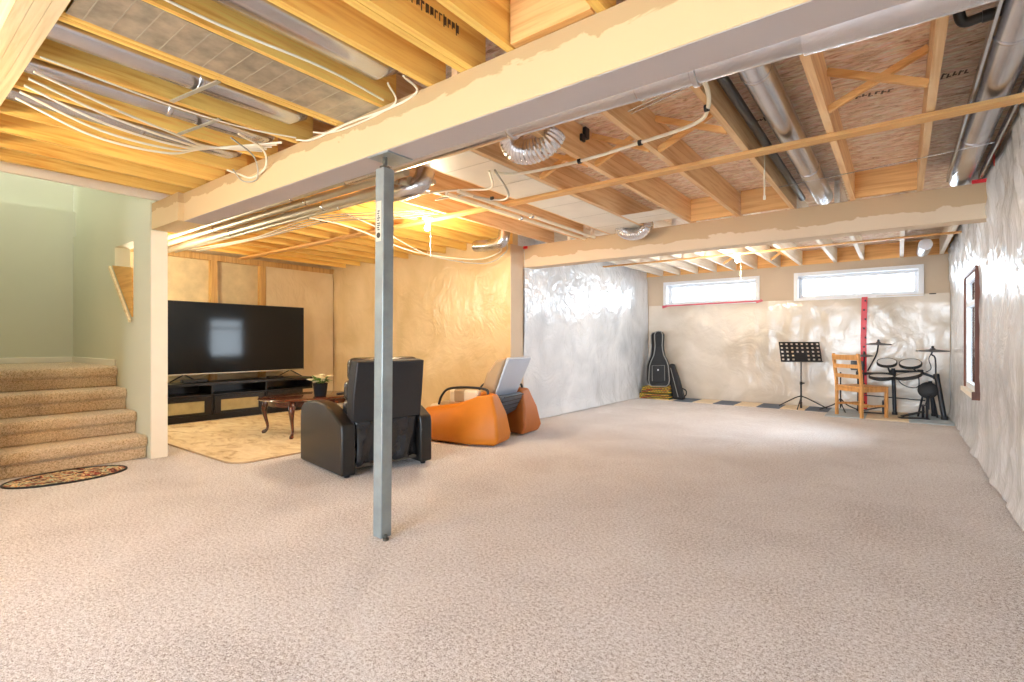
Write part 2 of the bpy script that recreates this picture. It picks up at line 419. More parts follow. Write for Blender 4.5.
bm = BM(); box(bm, (XT - .14, -.6, 0), (XT, 1.8, 2.78)); box(bm, (XT - .14, -.6, 2.78), (XT - .09, 1.8, 4.9)); struct('wall_stair_far', bm, M['green'])
bm = BM(); box(bm, (XT, .5, 0), (-5.72, .62, 4.9)); struct('wall_stair_left', bm, M['green'])
bm = BM(); box(bm, (-5.74, YBACK, 0), (-5.6, .66, JT)); struct('wall_near_left', bm, M['green'])
bm = BM(); box(bm, (-5.72, .62, 2.69), (-5.62, 1.81, 4.9)); struct('wall_stair_front', bm, M['green'])
bm = BM(); box(bm, (XT - .14, .5, 4.9), (-5.6, 1.95, 5.0)); struct('ceiling_stair', bm, M['pvc'])
bm = BM(); box(bm, (-5.713, 1.782, 0), (-5.695, 1.92, 2.19)); struct('trim_1', bm, M['trimwhite'], bevel=.002)
bm = BM(); box(bm, (-5.62, .64, 2.46), (-5.58, 1.93, 2.688)); struct('trim_2', bm, M['trimwhite'])
bm = BM(); box(bm, (-5.6, .655, 0), (-5.585, .69, 2.46)); struct('trim_3', bm, M['trimwhite'])
bm = BM(); box(bm, (XT, .62, .862), (XT + .014, 1.78, .93)); struct('baseboard_far', bm, M['trimwhite'], bevel=.003)
bm = BM(); box(bm, (XT + .014, 1.766, .862), (-6.72, 1.78, .93)); struct('baseboard_right', bm, M['trimwhite'], bevel=.003)
# board and plywood seen in the opening
bm = BM()
ly, = (1.86,)
prism(bm, [(-6.80, 1.95), (-6.185, 1.875), (-6.185, 1.375)], 'Y', 1.764, 1.779)
b2 = BM(); bar(b2, (-6.84, 1.752, 1.935), (-6.19, 1.752, 1.33), .022, .03, up=(0, 0, 1))
t = thing('stair_stringer_board', 'plywood board and ledge closing the lower part of the slanted hole in the green wall', 'board', (0, 0, 0))
obj('plywood_panel', bm, M['ply'], t); obj('ledge', b2, M['lvl'], t)

# ---------------------------------------------------------------- staircase
t = thing('staircase', 'beige carpeted stairs of four steps going up beside the pale green wall', 'stairs', (-5.79, .62, 0))
for i in range(4):
    z1 = .2155 * (i + 1); x0 = -.298 * i; xe = x0 - .36 if i < 3 else XT + 5.812
    pr = [(xe, z1), (x0 - .02, z1), (x0 + .014, z1 - .012), (x0 + .026, z1 - .045), (x0 + .02, z1 - .09), (x0 - .012, z1 - .115), (x0 - .012, z1 - .2155), (xe, z1 - .2155)]
    bm = BM(); prism(bm, pr, 'Y', 0.002, 1.158)
    obj('landing' if i == 3 else 'step', bm, M['stair_carpet'], t, bevel=.012)

# ---------------------------------------------------------------- framing
def joist_mesh(y0, y1, mat, w=.038):
    bm = BM(); box(bm, (-w / 2, y0, JB), (w / 2, y1, JT - .002)); me = bpy.data.meshes.new('floor_joist'); bmesh.ops.recalc_face_normals(bm, faces=bm.faces); bm.to_mesh(me); bm.free(); me.materials.append(mat); return me
def joists(xs, y0, y1, mat, w, lab, group):
    me = joist_mesh(y0, y1, mat, w)
    for i, x in enumerate(xs):
        o = bpy.data.objects.new('floor_joist', me); COL.objects.link(o); o.location = (x, 0, 0)
        tag(o, lab % ORD[i], 'joist', group)
near_r = [.14, -.46, -.95, -1.41, -1.655, -1.70, -1.93]
joists(near_r, YBACK, 1.93, M['joist_warm_lit'], .04, '%s golden lit floor joist from the right wall on the camera side of the near beam', 'joists in front of the near beam')
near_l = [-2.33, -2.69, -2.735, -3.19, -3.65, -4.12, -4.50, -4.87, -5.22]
joists(near_l, .532, 1.93, M['joist_warm_lit'], .04, '%s golden lit floor joist counted leftwards from the big round duct, running to the near beam', 'joists in front of the near beam')
joists([-2.33, -3.19, -3.65, -4.12, -4.50, -4.87], YBACK, .398, M['joist_warm_lit'], .04, '%s short joist behind the pale header board in the top left corner', 'joists behind the header board')
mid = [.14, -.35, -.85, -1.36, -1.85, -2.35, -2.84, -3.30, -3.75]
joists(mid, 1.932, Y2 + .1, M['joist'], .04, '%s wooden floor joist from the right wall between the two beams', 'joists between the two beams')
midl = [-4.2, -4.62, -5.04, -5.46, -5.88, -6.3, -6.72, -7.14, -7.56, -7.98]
joists(midl, 1.96, YB - .004, M['joist_warm_lit'], .045, '%s orange lit joist counted leftwards above the seating and television area', 'joists above the television area')
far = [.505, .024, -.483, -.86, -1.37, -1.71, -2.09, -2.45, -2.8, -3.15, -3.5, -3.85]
joists(far, Y2 + .102, YF - .002, M['joist_daylit'], .05, '%s pale daylit joist from the right wall between the far beam and the high windows', 'joists above the high windows')

def strap(name, lo, hi, mat, label):
    bm = BM(); box(bm, lo, hi); return tag(obj(name, bm, mat, bevel=.002), label, 'wood strap')
strap('wood_strap', (XT + .02, 3.79, JB - .027), (XR - .03, 3.885, JB - .001), M['plate'], 'long wooden strap nailed under the joists between the two beams')
strap('wood_strap', (XL + .02, 8.10, JB - .021), (XR - .05, 8.17, JB - .001), M['plate'], 'orange brown strap under the pale joists near the high windows')
bm = BM()
for k in range(3): box(bm, (-5.56, .40 + k * .0435, JB - .01), (-1.0, .442 + k * .0435, JT - .002))
tag(obj('header_board', bm, M['lvl']), 'pale knotty wooden header crossing the top left corner', 'header board')
bm = BM(); box(bm, (XT + .001, 1.93, 2.36), (XT + .09, YB - .001, JB - .002)); tag(obj('wall_plate', bm, M['stud']), 'wooden top plate above the bare concrete behind the television', 'plate')
for i, y in enumerate((2.6, 3.43, 4.18)):
    bm = BM(); box(bm, (XT + .001, y - .045, 0), (XT + .09, y + .045, 2.358)); o = obj('wall_stud', bm, M['stud'])
    tag(o, ['wooden stud on the concrete wall nearest the green wall end', 'middle wooden stud on the concrete wall above the television', 'wooden stud at the edge of the plastic sheet beside the concrete'][i], 'stud', 'studs on the concrete wall')
# solid blocking above the far beam
for i, x in enumerate([-1.08, -1.6, -.6, -.1]):
    bm = BM(); box(bm, (x - .235, Y2 - .09, JB + .002), (x + .235, Y2 - .05, JT - .003))
    if i in (2,): bm.free(); continue
    tag(obj('joist_blocking', bm, M['plate']), ['short block between joists above the far beam, under the light pull cord', 'short golden block between joists left of the pull cord', '', 'dark block between joists nearest the long ducts at the far beam'][i], 'wood block')
bm = BM(); box(bm, (-1.38, 1.80, JB + .002), (-.98, 1.84, JT - .003)); tag(obj('joist_blocking', bm, M['plate']), 'short block between golden joists at the top of the near beam', 'wood block')
# cross bridging
def bridging(xa, xb, y, label):
    t = thing('cross_bridging', label, 'joist bridging', ((xa + xb) / 2, y, JB))
    h = (xb - xa) / 2 - .02
    for s in (-1, 1):
        bm = BM(); bar(bm, (-h * s, s * .022, .012), (h * s, s * .022, .215), .036, .03, up=(0, 1, 0)); obj('brace', bm, M['plate'], t)
bridging(-.35, .14, 3.42, 'crossed wooden braces between the two joists nearest the right wall')
bridging(-1.36, -.85, 3.42, 'crossed wooden braces between joists by the white pipe loop')
bridging(-1.85, -1.36, 3.42, 'crossed wooden braces one bay left of the white pipe loop')
bridging(-2.35, -1.85, 3.42, 'crossed wooden braces beside the ribbed duct elbow')
bridging(-1.71, -1.37, 9.2, 'crossed pale braces above the drywall between the high windows')
bridging(-2.45, -2.09, 9.2, 'crossed pale braces above the left high window')

# ---------------------------------------------------------------- beams and post
bm = BM(); box(bm, (-5.712, 1.79, 2.2), (-5.08, 2.0, JB - .001)); box(bm, (-5.08, YN, 2.2), (XR - .002, 2.03, JB - .001))
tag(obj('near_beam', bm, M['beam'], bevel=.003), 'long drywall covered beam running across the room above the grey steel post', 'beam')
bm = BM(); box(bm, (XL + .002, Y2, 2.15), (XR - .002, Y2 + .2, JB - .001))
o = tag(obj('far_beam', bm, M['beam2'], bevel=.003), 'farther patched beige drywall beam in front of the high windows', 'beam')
b2 = BM(); box(b2, (XR - .06, Y2 - .006, 2.15), (XR - .035, Y2 - .001, 2.44)); obj('red_tape', b2, M['red'], o)
b2 = BM(); box(b2, (XR - .16, Y2 - .02, 2.445), (XR - .03, Y2 - .006, 2.475)); obj('red_tape', b2, M['red'], o)
b2 = BM(); box(b2, (XL + .01, Y2 - .012, 2.41), (XL + .08, Y2 - .001, 2.447)); obj('red_tape', b2, M['red'], o)
nb = bpy.data.objects['near_beam']; bm = BM(); box(bm, (-5.07, YN + .004, 2.196), (XR - .01, 2.026, 2.1995)); so = obj('soffit_shade', bm, M['soffit_shade'], nb); so['label'] = 'underside with shade painted in grey mauve'  # thin plate that paints the shade under the beam
t = thing('steel_post', 'grey square steel post standing on the carpet under the near beam', 'post', (-2.388, 1.892, 0)); t.rotation_euler = (0, .012, 0)
bm = BM()
hs = .038
box(bm, (-hs, -hs, 0.0), (hs, hs, 2.12)); obj('tube', bm, M['steel'], t, bevel=.006, seg=3)
bm = BM(); lathe(bm, [(.014, 2.12), (.014, 2.19)]); lathe(bm, [(.03, 2.12), (.03, 2.135)], n=6); obj('jack_screw', bm, M['screw'], t)
bm = BM(); box(bm, (-.09, -.05, 2.188), (.09, .13, 2.199)); obj('top_plate', bm, M['steel'], t)
bm = BM(); lathe(bm, [(.018, 0), (.018, .012), (.009, .014), (.009, .03)], c=(hs + .03, -hs + .01, .0), n=12)
obj('anchor_bolt', bm, M['screw'], t)
bm = BM(); box(bm, (-.026, -hs - .0012, 1.70), (.018, -hs - .0002, 1.93)); st = obj('sticker', bm, M['insul'], t)
bm = BM()
for k, (dz, wx) in enumerate([(.17, .016), (.157, .022), (.142, .012), (.13, .024), (.118, .02), (.10, .026), (.088, .022), (.076, .026), (.064, .018)]):
    box(bm, (-.004 - wx / 2, -hs - .0022, 1.70 + dz), (-.004 + wx / 2 * (.4 if k % 3 == 1 else 1), -hs - .0012, 1.70 + dz + .006))
obj('sticker_print', bm, M['black'], st)
bm = BM(); lathe(bm, [(.016, 0), (.016, .0012)], n=20, R=Matrix.Rotation(PI / 2, 3, 'X'), c=(-.004, -hs - .0013, 1.735)); obj('sticker_mark', bm, M['black'], st)

# ---------------------------------------------------------------- ducts and pipes
def pipe(name, pts, r, mat, label, cat='duct', bands=(), n=20, group=None, rr=1.08):
    bm = BM(); tube(bm, pts, r, n)
    o = obj(name, bm, mat)
    tag(o, label, cat, group)
    for p, d in bands:
        b = BM(); p = V(p); d = V(d).normalized(); r_ = (r[1] if p[0] < -.9 else r[2]) if isinstance(r, list) else r; tube(b, [p - d * .014, p - d * .01, p + d * .01, p + d * .014], [r_ * 1.01, r_ * rr, r_ * rr, r_ * 1.01], n); obj('joint_band', b, M['galv'], o)
    return o
# main duct behind the near beam
o = pipe('round_duct', [(-3.3, 2.30, 2.355), (-1.2, 2.29, 2.35), (-.15, 2.28, 2.345), (.6, 2.28, 2.345)], [.055, .07, .082, .085], M['galv'], 'long silver duct running along the back edge of the near beam', 'duct',
         [((-.98, 2.29, 2.35), (1, 0, 0)), ((-.72, 2.29, 2.35), (1, 0, 0)), ((-1.75, 2.30, 2.353), (1, 0, 0))], 24, rr=1.08)
b = BM(); tube(b, [(-.30, 2.28, 2.347), (-.1, 2.28, 2.345), (.15, 2.28, 2.345), (.56, 2.28, 2.345)], [.092, .096, .096, .094], 28); obj('foil_wrap', b, M['foil'], o)
pipe('conduit_pipe', [(-3.6, 2.16, 2.385), (.6, 2.13, 2.37)], .019, M['galv_dull'], 'thin conduit clipped above the silver duct under the near beam', 'pipe')
for i, (y, r, z) in enumerate([(2.20, .018, 2.40), (2.42, .028, 2.405), (2.56, .034, 2.402), (2.74, .042, 2.40), (2.90, .02, 2.42)]):
    xs = (-2.65, -2.4, -2.95, -3.1, -3.0)[i]
    pipe('grey_pipe', [(XT + .12, y, z), (xs, y, z)], r, M['galv_dull'],
         ['thinnest grey pipe closest behind the near beam, left of the post', 'second grey pipe behind the near beam, left of the post', 'middle grey pipe of the bundle left of the post', 'widest grey pipe of the bundle left of the post', 'outermost thin grey pipe of the bundle, farthest from the near beam'][i], 'pipe',
         [((-6.2, y, z), (1, 0, 0)), ((-4.3, y, z), (1, 0, 0)), ((-3.2, y, z), (1, 0, 0))], 14, 'pipes behind the near beam')
# ducts in the near joist bays
def baypipe(x, r, y0, y1, z, label):
    pipe('round_duct', [(x, y0, z), (x, y1 - .09, z), (x, y1 - .03, z + r * .5), (x, y1, z + r * 1.1)], [r, r, r * .9, r * .6], M['galv'], label, 'duct', [((x, (y0 + y1) / 2, z), (0, 1, 0))], 24, 'ducts in the near joist bays')
baypipe(-2.12, .085, -1.2, 1.74, 2.55, 'biggest round silver duct in the golden joist bay at the top')
baypipe(-2.96, .07, .534, 1.74, 2.525, 'round silver duct left of the grey metal panned bay')
baypipe(-3.42, .05, .534, 1.78, 2.505, 'slim silver duct in the bay beside the bundle of white cables')
baypipe(-3.88, .05, .534, 1.78, 2.505, 'leftmost slim silver duct in the golden joist bays')
for (x, y, l) in ((-2.96, 1.12, 'small metal strap holding the duct left of the panned bay'), (-3.42, 1.32, 'slanted metal strap across the slim duct by the white cables')):
    bm = BM(); bar(bm, (x - .22, y - .03, JB - .006), (x + .22, y + .03, JB - .006), .022, .006); tag(obj('duct_strap', bm, M['galv_dull']), l, 'metal strap')
# ducts between the beams
def ribbed(name, pts, r, label, rib=.012, mat='foil', amp=.055):
    P = spline(pts, 10); bm = BM()
    rs = [r * (1 + (amp if i % 2 else -amp)) for i in range(len(P))]
    tube(bm, P, rs, 20); return tag(obj(name, bm, M[mat]), label, 'duct')
pipe('round_duct', [(-.60, 2.0, 2.56), (-.60, 5.9, 2.56)], .08, M['galv'], 'shiny round duct in the joist bay right of the black drain pipe', 'duct', [((-.60, 2.9, 2.56), (0, 1, 0)), ((-.60, 4.8, 2.56), (0, 1, 0))], 24, rr=1.04)
pipe('round_duct', [(.42, 2.3, 2.555), (.42, 5.9, 2.555)], .085, M['galv'], 'long silver duct beside the right wall meeting the far beam', 'duct', [((.42, 3.2, 2.555), (0, 1, 0)), ((.42, 4.7, 2.555), (0, 1, 0))], 24, rr=1.04)
bm = BM()
for x in (.32, .53): bar(bm, (x, 2.2, 2.50), (x, 5.66, 2.50), .012, .05)
tag(obj('duct_rail', bm, M['galv']), 'thin metal edging on both sides of the duct beside the right wall', 'metal edging')
pipe('round_duct', [(.27, 8.6, 2.40), (.27, 9.6, 2.44), (.27, 10.0, 2.5)], .075, M['galv'], 'short silver duct dropping between pale joists above the right high window', 'duct', [], 20)
pipe('drain_pipe', [(-.76, 2.3, 2.55), (-.76, 5.7, 2.53)], .028, M['abs_pipe'], 'straight black drain pipe between the joists', 'pipe', [], 14)
t = thing('drain_elbow', 'black drain pipe elbow under the subfloor at the top right', 'pipe', (.225, 3.0, 2.54))
bm = BM(); tube(bm, spline([(-.02, -.03, .14), (-.02, -.03, .05), (0, 0, 0), (.06, .0, 0)], 6), .021, 16); obj('elbow', bm, M['abs_pipe'], t)
bm = BM(); tube(bm, [(.06, .0, 0), (.11, .0, 0)], .025, 16); obj('coupling', bm, M['abs_pipe'], t)
bm = BM(); tube(bm, [(.11, .0, 0), (.35, .0, 0)], .011, 12); obj('brass_stub', bm, M['brass'], t)
bm = BM(); tube(bm, [(.18, .0, -.035), (.18, .0, .0), (.18, .01, .015)], [.008, .022, .01], 10); obj('red_valve_handle', bm, M['red'], t)
ribbed('duct_elbow', [(-2.13, 2.78, 2.52), (-2.08, 2.79, 2.44), (-1.97, 2.80, 2.41), (-1.86, 2.82, 2.44), (-1.81, 2.84, 2.52)], .085, 'ribbed silver duct elbow hanging under the joists just behind the near beam')
ribbed('duct_elbow', [(-2.62, 5.50, 2.52), (-2.58, 5.55, 2.41), (-2.46, 5.59, 2.37), (-2.34, 5.59, 2.41), (-2.30, 5.59, 2.52)], .07, 'ribbed silver duct elbow hanging in front of the far beam')
ribbed('duct_elbow', [(-3.40, 2.75, 2.36), (-3.2, 2.77, 2.36), (-3.08, 2.82, 2.40), (-3.05, 2.86, 2.52)], .075, 'smooth silver duct elbow right behind the top of the steel post', amp=.03, mat='galv')
ribbed('duct_elbow', [(-4.45, 5.05, 2.38), (-4.16, 5.03, 2.36), (-4.0, 5.04, 2.39), (-3.97, 5.06, 2.52)], .075, 'silver duct elbow at the top corner of the beige plastic wall', amp=.03, mat='galv')
for i, x in enumerate((-3.02, -3.16)):
    pipe('white_pipe', [(x, 3.2, JB - .03), (x, 5.66, JB - .03)], .018, M['cable_white'], ['right one of two thin white pipes running to the far beam', 'left one of two thin white pipes running to the far beam'][i], 'pipe', [((x, 4.3, JB - .03), (0, 1, 0))], 12, 'white pipes between the beams', 1.35)
# sheet metal panning across joist bays
def panning(x0, x1, y0, y1, mat, label, seams=0):
    bm = BM(); box(bm, (x0, y0, JB - .004), (x1, y1, JB - .001)); o = tag(obj('bay_panning', bm, mat), label, 'duct panning')
    for k in range(seams):
        b = BM(); y = y0 + (y1 - y0) * (k + .6) / (seams + .4); box(b, (x0, y - .002, JB - .0052), (x1, y + .002, JB - .004)); obj('seam', b, M['galv_dull'], o)
panning(-2.665, -2.335, .54, YN - .003, M['sheetmetal'], 'grey ribbed sheet metal closing one golden joist bay near the camera', 14)
panning(-2.83, -2.37, 2.04, 3.78, M['panboard'], 'white panning sheet closing a joist bay behind the near beam', 3)
panning(-2.83, -2.37, 3.885, Y2 - .004, M['panboard'], 'white panning sheet closing a joist bay in front of the far beam', 3)
panning(-2.33, -1.87, 4.95, 5.4, M['panboard'], 'small white panning sheet above the ribbed duct elbow at the far beam', 1)
# ---------------------------------------------------------------- cables
def cable(pts, r, mat, label, name='cable', n=10, clips=()):
    bm = BM(); tube(bm, spline(pts, n), r, 8); o = tag(obj(name, bm, mat), label, 'cable')
    for c in clips:
        b = BM(); c = V(c); tube(b, [c - V((.012, 0, 0)), c + V((.012, 0, 0))], r * 1.7, 8); obj('clip', b, M['black'], o)
    return o
cable([(-.80, 2.37, 2.40), (-.78, 2.62, 2.43), (-.85, 2.92, 2.435), (-.98, 3.1, 2.437), (-1.36, 3.18, 2.437), (-1.85, 3.24, 2.437), (-2.35, 3.2, 2.437), (-2.5, 3.05, 2.43)], .012, M['cable_white'], 'thick white pipe curving down from the silver duct and along under the joists', 'white_hose', clips=[(-.86, 2.93, 2.435), (-1.36, 3.18, 2.437), (-1.85, 3.24, 2.437)])
cable([(-2.45, 3.0, 2.43), (-2.55, 3.3, 2.33), (-2.8, 3.45, 2.36), (-3.1, 3.35, 2.43), (-3.4, 3.3, 2.43)], .009, M['cable_grey'], 'grey cable sagging in a loop across the white panning sheet', clips=[(-2.84, 3.44, 2.38)])
cable([(-2.50, 3.0, 2.43), (-2.65, 3.2, 2.38), (-2.95, 3.25, 2.43), (-3.3, 3.1, 2.43), (-3.9, 3.0, 2.43)], .009, M['cable_white'], 'pale cable crossing the white panning sheet nearest the post')
cable([(-5.0, 2.35, 2.42), (-4.95, 3.0, 2.43), (-4.9, 3.5, 2.40), (-4.8, 4.3, 2.24), (-4.6, 5.2, 2.24), (-4.3, 5.38, 2.34), (-4.2, 5.2, 2.42)], .009, M['cable_white'], 'white cable drooping before the beige plastic wall beside the bulb')
cable([(-4.5, 3.1, 2.43), (-4.6, 3.6, 2.38), (-4.65, 4.4, 2.20), (-4.45, 5.2, 2.17), (-4.15, 5.3, 2.30), (-4.05, 5.2, 2.42)], .008, M['cable_grey'], 'lower grey cable drooping before the beige plastic wall')
for i in range(5):
    o = i * .05
    cable([(-3.35 - o * 2.2, .56, 2.44), (-3.42 - o * 1.7, .9, 2.40 - o * .35), (-3.52 - o, 1.25, 2.39 - o * .3), (-3.62 - o * .4, 1.45, 2.41), (-3.5 - o * .3 + i * .08, 1.75, 2.44)], .007, M['cable_white'],
          ['rightmost white cable of the bundle under the golden joists', 'second white cable from the right in the bundle under the golden joists', 'middle white cable of the bundle under the golden joists', 'second white cable from the left in the bundle under the golden joists', 'leftmost white cable of the bundle under the golden joists'][i])
cable([(-3.3, 1.5, 2.43), (-3.4, 1.70, 2.42), (-3.55, 1.80, 2.36), (-3.8, 1.825, 2.335), (-4.0, 1.82, 2.40), (-4.1, 1.78, 2.44)], .007, M['cable_white'], 'white cable looping in front of the left end of the near beam')
cable([(-3.4, 1.5, 2.43), (-3.55, 1.72, 2.40), (-3.72, 1.82, 2.31), (-3.95, 1.826, 2.34), (-4.05, 1.8, 2.44)], .005, M['cable_grey'], 'thin grey cable looping lower in front of the left end of the near beam')
cable([(-1.98, 1.70, 2.46), (-2.02, 1.826, 2.44), (-2.25, 1.826, 2.415), (-2.6, 1.826, 2.43), (-3.0, 1.826, 2.425), (-3.15, 1.80, 2.45)], .006, M['cable_white'], 'upper white cable stapled along the top of the near beam')
cable([(-2.1, 1.7, 2.46), (-2.2, 1.827, 2.43), (-2.5, 1.827, 2.405), (-2.8, 1.827, 2.42), (-2.95, 1.80, 2.45)], .005, M['cable_white'], 'lower white cable stapled along the top of the near beam')
cable([(-2.215, .3, 2.441), (-2.24, .9, 2.438), (-2.2, 1.4, 2.441), (-2.25, 1.79, 2.45)], .006, M['cable_white'], 'single white cable running under the joist beside the biggest duct')
cable([(-3.16, .55, 2.443), (-3.2, 1.1, 2.43), (-3.2, 1.5, 2.44), (-3.12, 1.78, 2.45)], .005, M['cable_white'], 'white cable along the joist left of the second duct')
cable([(-1.25, 2.75, 2.46), (-1.0, 2.62, 2.43), (-.6, 2.48, 2.42), (-.2, 2.38, 2.40)], .004, M['galv'], 'thin bright wire crossing under the joists beside the silver duct', 'wire')
cable([(-1.25, 2.79, 2.46), (-1.0, 2.66, 2.43), (-.6, 2.52, 2.42), (-.2, 2.42, 2.40)], .004, M['galv'], 'second bright wire crossing under the joists beside the silver duct', 'wire')
cable([(-.85, 4.9, 2.46), (-.2, 4.75, 2.445), (.5, 4.6, 2.44)], .003, M['galv'], 'thin wire stretched under the joists between strap and far beam', 'wire')
for i in range(4):
    cable([(XT + .3, 3.0 + .05 * i, 2.44), (-6.3, 3.05 + .05 * i, 2.40 + .01 * i), (-5.0, 3.0 + .07 * i, 2.435), (-4.1, 3.15 + .1 * i, 2.39), (-3.75, 3.5 + .06 * i, 2.43)], .006, M['cable_white' if i % 2 == 0 else 'cable_grey'],
          ['cable nearest the grey pipe bundle, running to the warm bulb', 'second cable from the grey pipe bundle, running to the warm bulb', 'third cable from the grey pipe bundle, running to the warm bulb', 'outermost cable beyond the grey pipe bundle, running to the warm bulb'][i], clips=[(-5.0, 3.0 + .07 * i, 2.435)])

# ---------------------------------------------------------------- plastic sheets on the walls
def sheet(name, u0, u1, z0, z1, place, mat, label, amp=.02, step=.07, holes=(), seed=0, foot=0, top=0):
    nu = max(2, int((u1 - u0) / step)); nz = max(2, int((z1 - z0) / step))
    us = [u0 + (u1 - u0) * i / nu for i in range(nu + 1)]; zs = [z0 + (z1 - z0) * i / nz for i in range(nz + 1)]
    for h in holes:      # snap the grid to the openings
        for arr, a in ((us, h[0]), (us, h[1]), (zs, h[2]), (zs, h[3])):
            k = min(range(len(arr)), key=lambda i: abs(arr[i] - a)); arr[k] = a
    bm = BM(); g = []
    for u in us:
        row = []
        for z in zs:
            p = V((u * 1.1 + seed * 9.1, z * .55, seed)); q = V((u * 3.4, z * 1.6 + seed * 3, 2.7 + seed))
            f1 = (1 - abs(noise.noise(q * .8 + V((0, noise.noise(p * 2) * 1.5, 0))))) ** 5
            f2 = (1 - abs(noise.noise(V((u * 3 + z * 2.2, z * 1.4 - u, seed + 5))))) ** 6
            mk = max(0, noise.noise(V((u * .9, z * .9 + 4, seed * 2))) + .25)
            d = amp * (.6 + noise.noise(p)) + amp * .5 * f1 + amp * .8 * f2 * mk
            if top and z > top: k_ = min(1, (z - top) / .5); d += .045 * k_ * (1 - abs(noise.noise(V((u * 4.5, z * 1.5, 8 + seed))))) ** 4 + .02 * k_ * noise.noise(V((u * 9, z * 7, 3)))
            d *= min(1, (z1 - z) / .12 + .15)
            if foot: d += foot * max(0, 1 - (z - z0) / .22) ** 2 * (.7 + .6 * noise.noise(V((u * 2.7, seed, 0))))
            row.append(bm.verts.new(place(u, z, max(.003, d + .004))))
        g.append(row)
    for i in range(nu):
        for j in range(nz):
            um, zm = (us[i] + us[i + 1]) / 2, (zs[j] + zs[j + 1]) / 2
            if any(h[0] - .001 < um < h[1] + .001 and h[2] - .001 < zm < h[3] + .001 for h in holes): continue
            bm.faces.new([g[i][j], g[i + 1][j], g[i + 1][j + 1], g[i][j + 1]]).smooth = True
    bm.normal_update()
    me = bpy.data.meshes.new(name); bm.to_mesh(me); bm.free(); me.materials.append(mat)
    o = bpy.data.objects.new(name, me); COL.objects.link(o)
    return tag(o, label, 'plastic sheet')
sh_r = sheet('plastic_sheet', YBACK + .05, YF - .02, .01, JB + .15, lambda u, z, d: (XR - d, u, z), M['poly_right'], 'wrinkled clear plastic sheet covering the whole right wall around the brown window', .028, .045, [W3], 1, .05, top=1.75)
sh_l = sheet('plastic_sheet', YB + .23, YF - .02, .01, JB - .02, lambda u, z, d: (XL + d, u, z), M['poly_white'], 'shiny silvery white plastic sheet on the left wall behind the orange chair', .026, .045, [], 2, .06)
sh_m = sheet('plastic_sheet', XT + .06, XL - .0, .01, JB - .03, lambda u, z, d: (u, YB - d, z), M['poly_beige'], 'smooth beige plastic covered wall behind the armchairs', .022, .06, [], 3)
sh_t = sheet('plastic_sheet', 4.22, YB - .04, .01, JB - .09, lambda u, z, d: (XT + .09 + d, u, z), M['poly_tv'], 'plastic sheet right of the television up to the room corner', .016, .06, [], 4)
sh_f = sheet('plastic_sheet', XL + .05, XR - .04, .01, 1.85, lambda u, z, d: (u, YF - d, z), M['poly_far'], 'beige plastic sheet on the far wall below the two high windows', .02, .055, [], 5)
# tape belongs to the far sheet
bm = BM()
P = [(-.455, 1.845), (-.47, 1.2), (-.465, .6), (-.46, .02)]
for (x0, z0), (x1, z1) in zip(P, P[1:]):
    v = [bm.verts.new(q) for q in ((x0 - .04, YF - .045, z0), (x0 + .04, YF - .045, z0), (x1 + .04, YF - .045, z1), (x1 - .04, YF - .045, z1))]; bm.faces.new(v)
    w = [bm.verts.new(V(q.co) + V((0, .003, 0))) for q in v]; bm.faces.new(w[::-1])
    for k in range(4): bm.faces.new([v[k], v[(k + 1) % 4], w[(k + 1) % 4], w[k]])
rt = obj('red_tape', bm, M['red'], sh_f); rt['label'] = 'vertical red sheathing tape with small dark print'
bm = BM()
for k in range(12): box(bm, (-.475 + .02 * (k % 2), YF - .047, .12 + k * .15), (-.45 + .02 * (k % 2), YF - .0455, .15 + k * .15))
obj('tape_print', bm, M['redblack'], rt)
bm = BM(); bar(bm, (-3.83, YF - .035, 1.835), (-1.97, YF - .035, 1.858), .012, .026); pk = obj('pink_tape', bm, M['pink'], sh_f); pk['label'] = 'pink tape under the left high window'
bm = BM()
for x, z in ((-3.78, 1.82), (-2.03, 1.85)): box(bm, (x - .05, YF - .048, z - .02), (x + .05, YF - .042, z + .022), rot=(0, -.3, 0))
obj('tape_end', bm, M['pink'], sh_f)
bm = BM(); bar(bm, (-.3, YF - .03, 1.853), (XR - .05, YF - .03, 1.853), .004, .012); obj('sheet_seam', bm, M['poly_far'], sh_f)
bm = BM(); box(bm, (.36, YF - .036, 1.845), (.44, YF - .031, 1.86)); obj('staple', bm, M['black'], sh_f)
# red corner tape near the right end of the far beam
bm = BM(); bar(bm, (XR - .06, 5.35, 2.50), (XR - .05, 5.55, 2.62), .01, .05); obj('red_tape', bm, M['red'], sh_r)
bm = BM(); box(bm, (XL + .0, YB - .05, .02), (XL + .012, YB + .235, JB - .01)); tag(obj('corner_strip', bm, M['drywall']), 'narrow beige end strip where the beige wall meets the silvery plastic', 'corner strip')

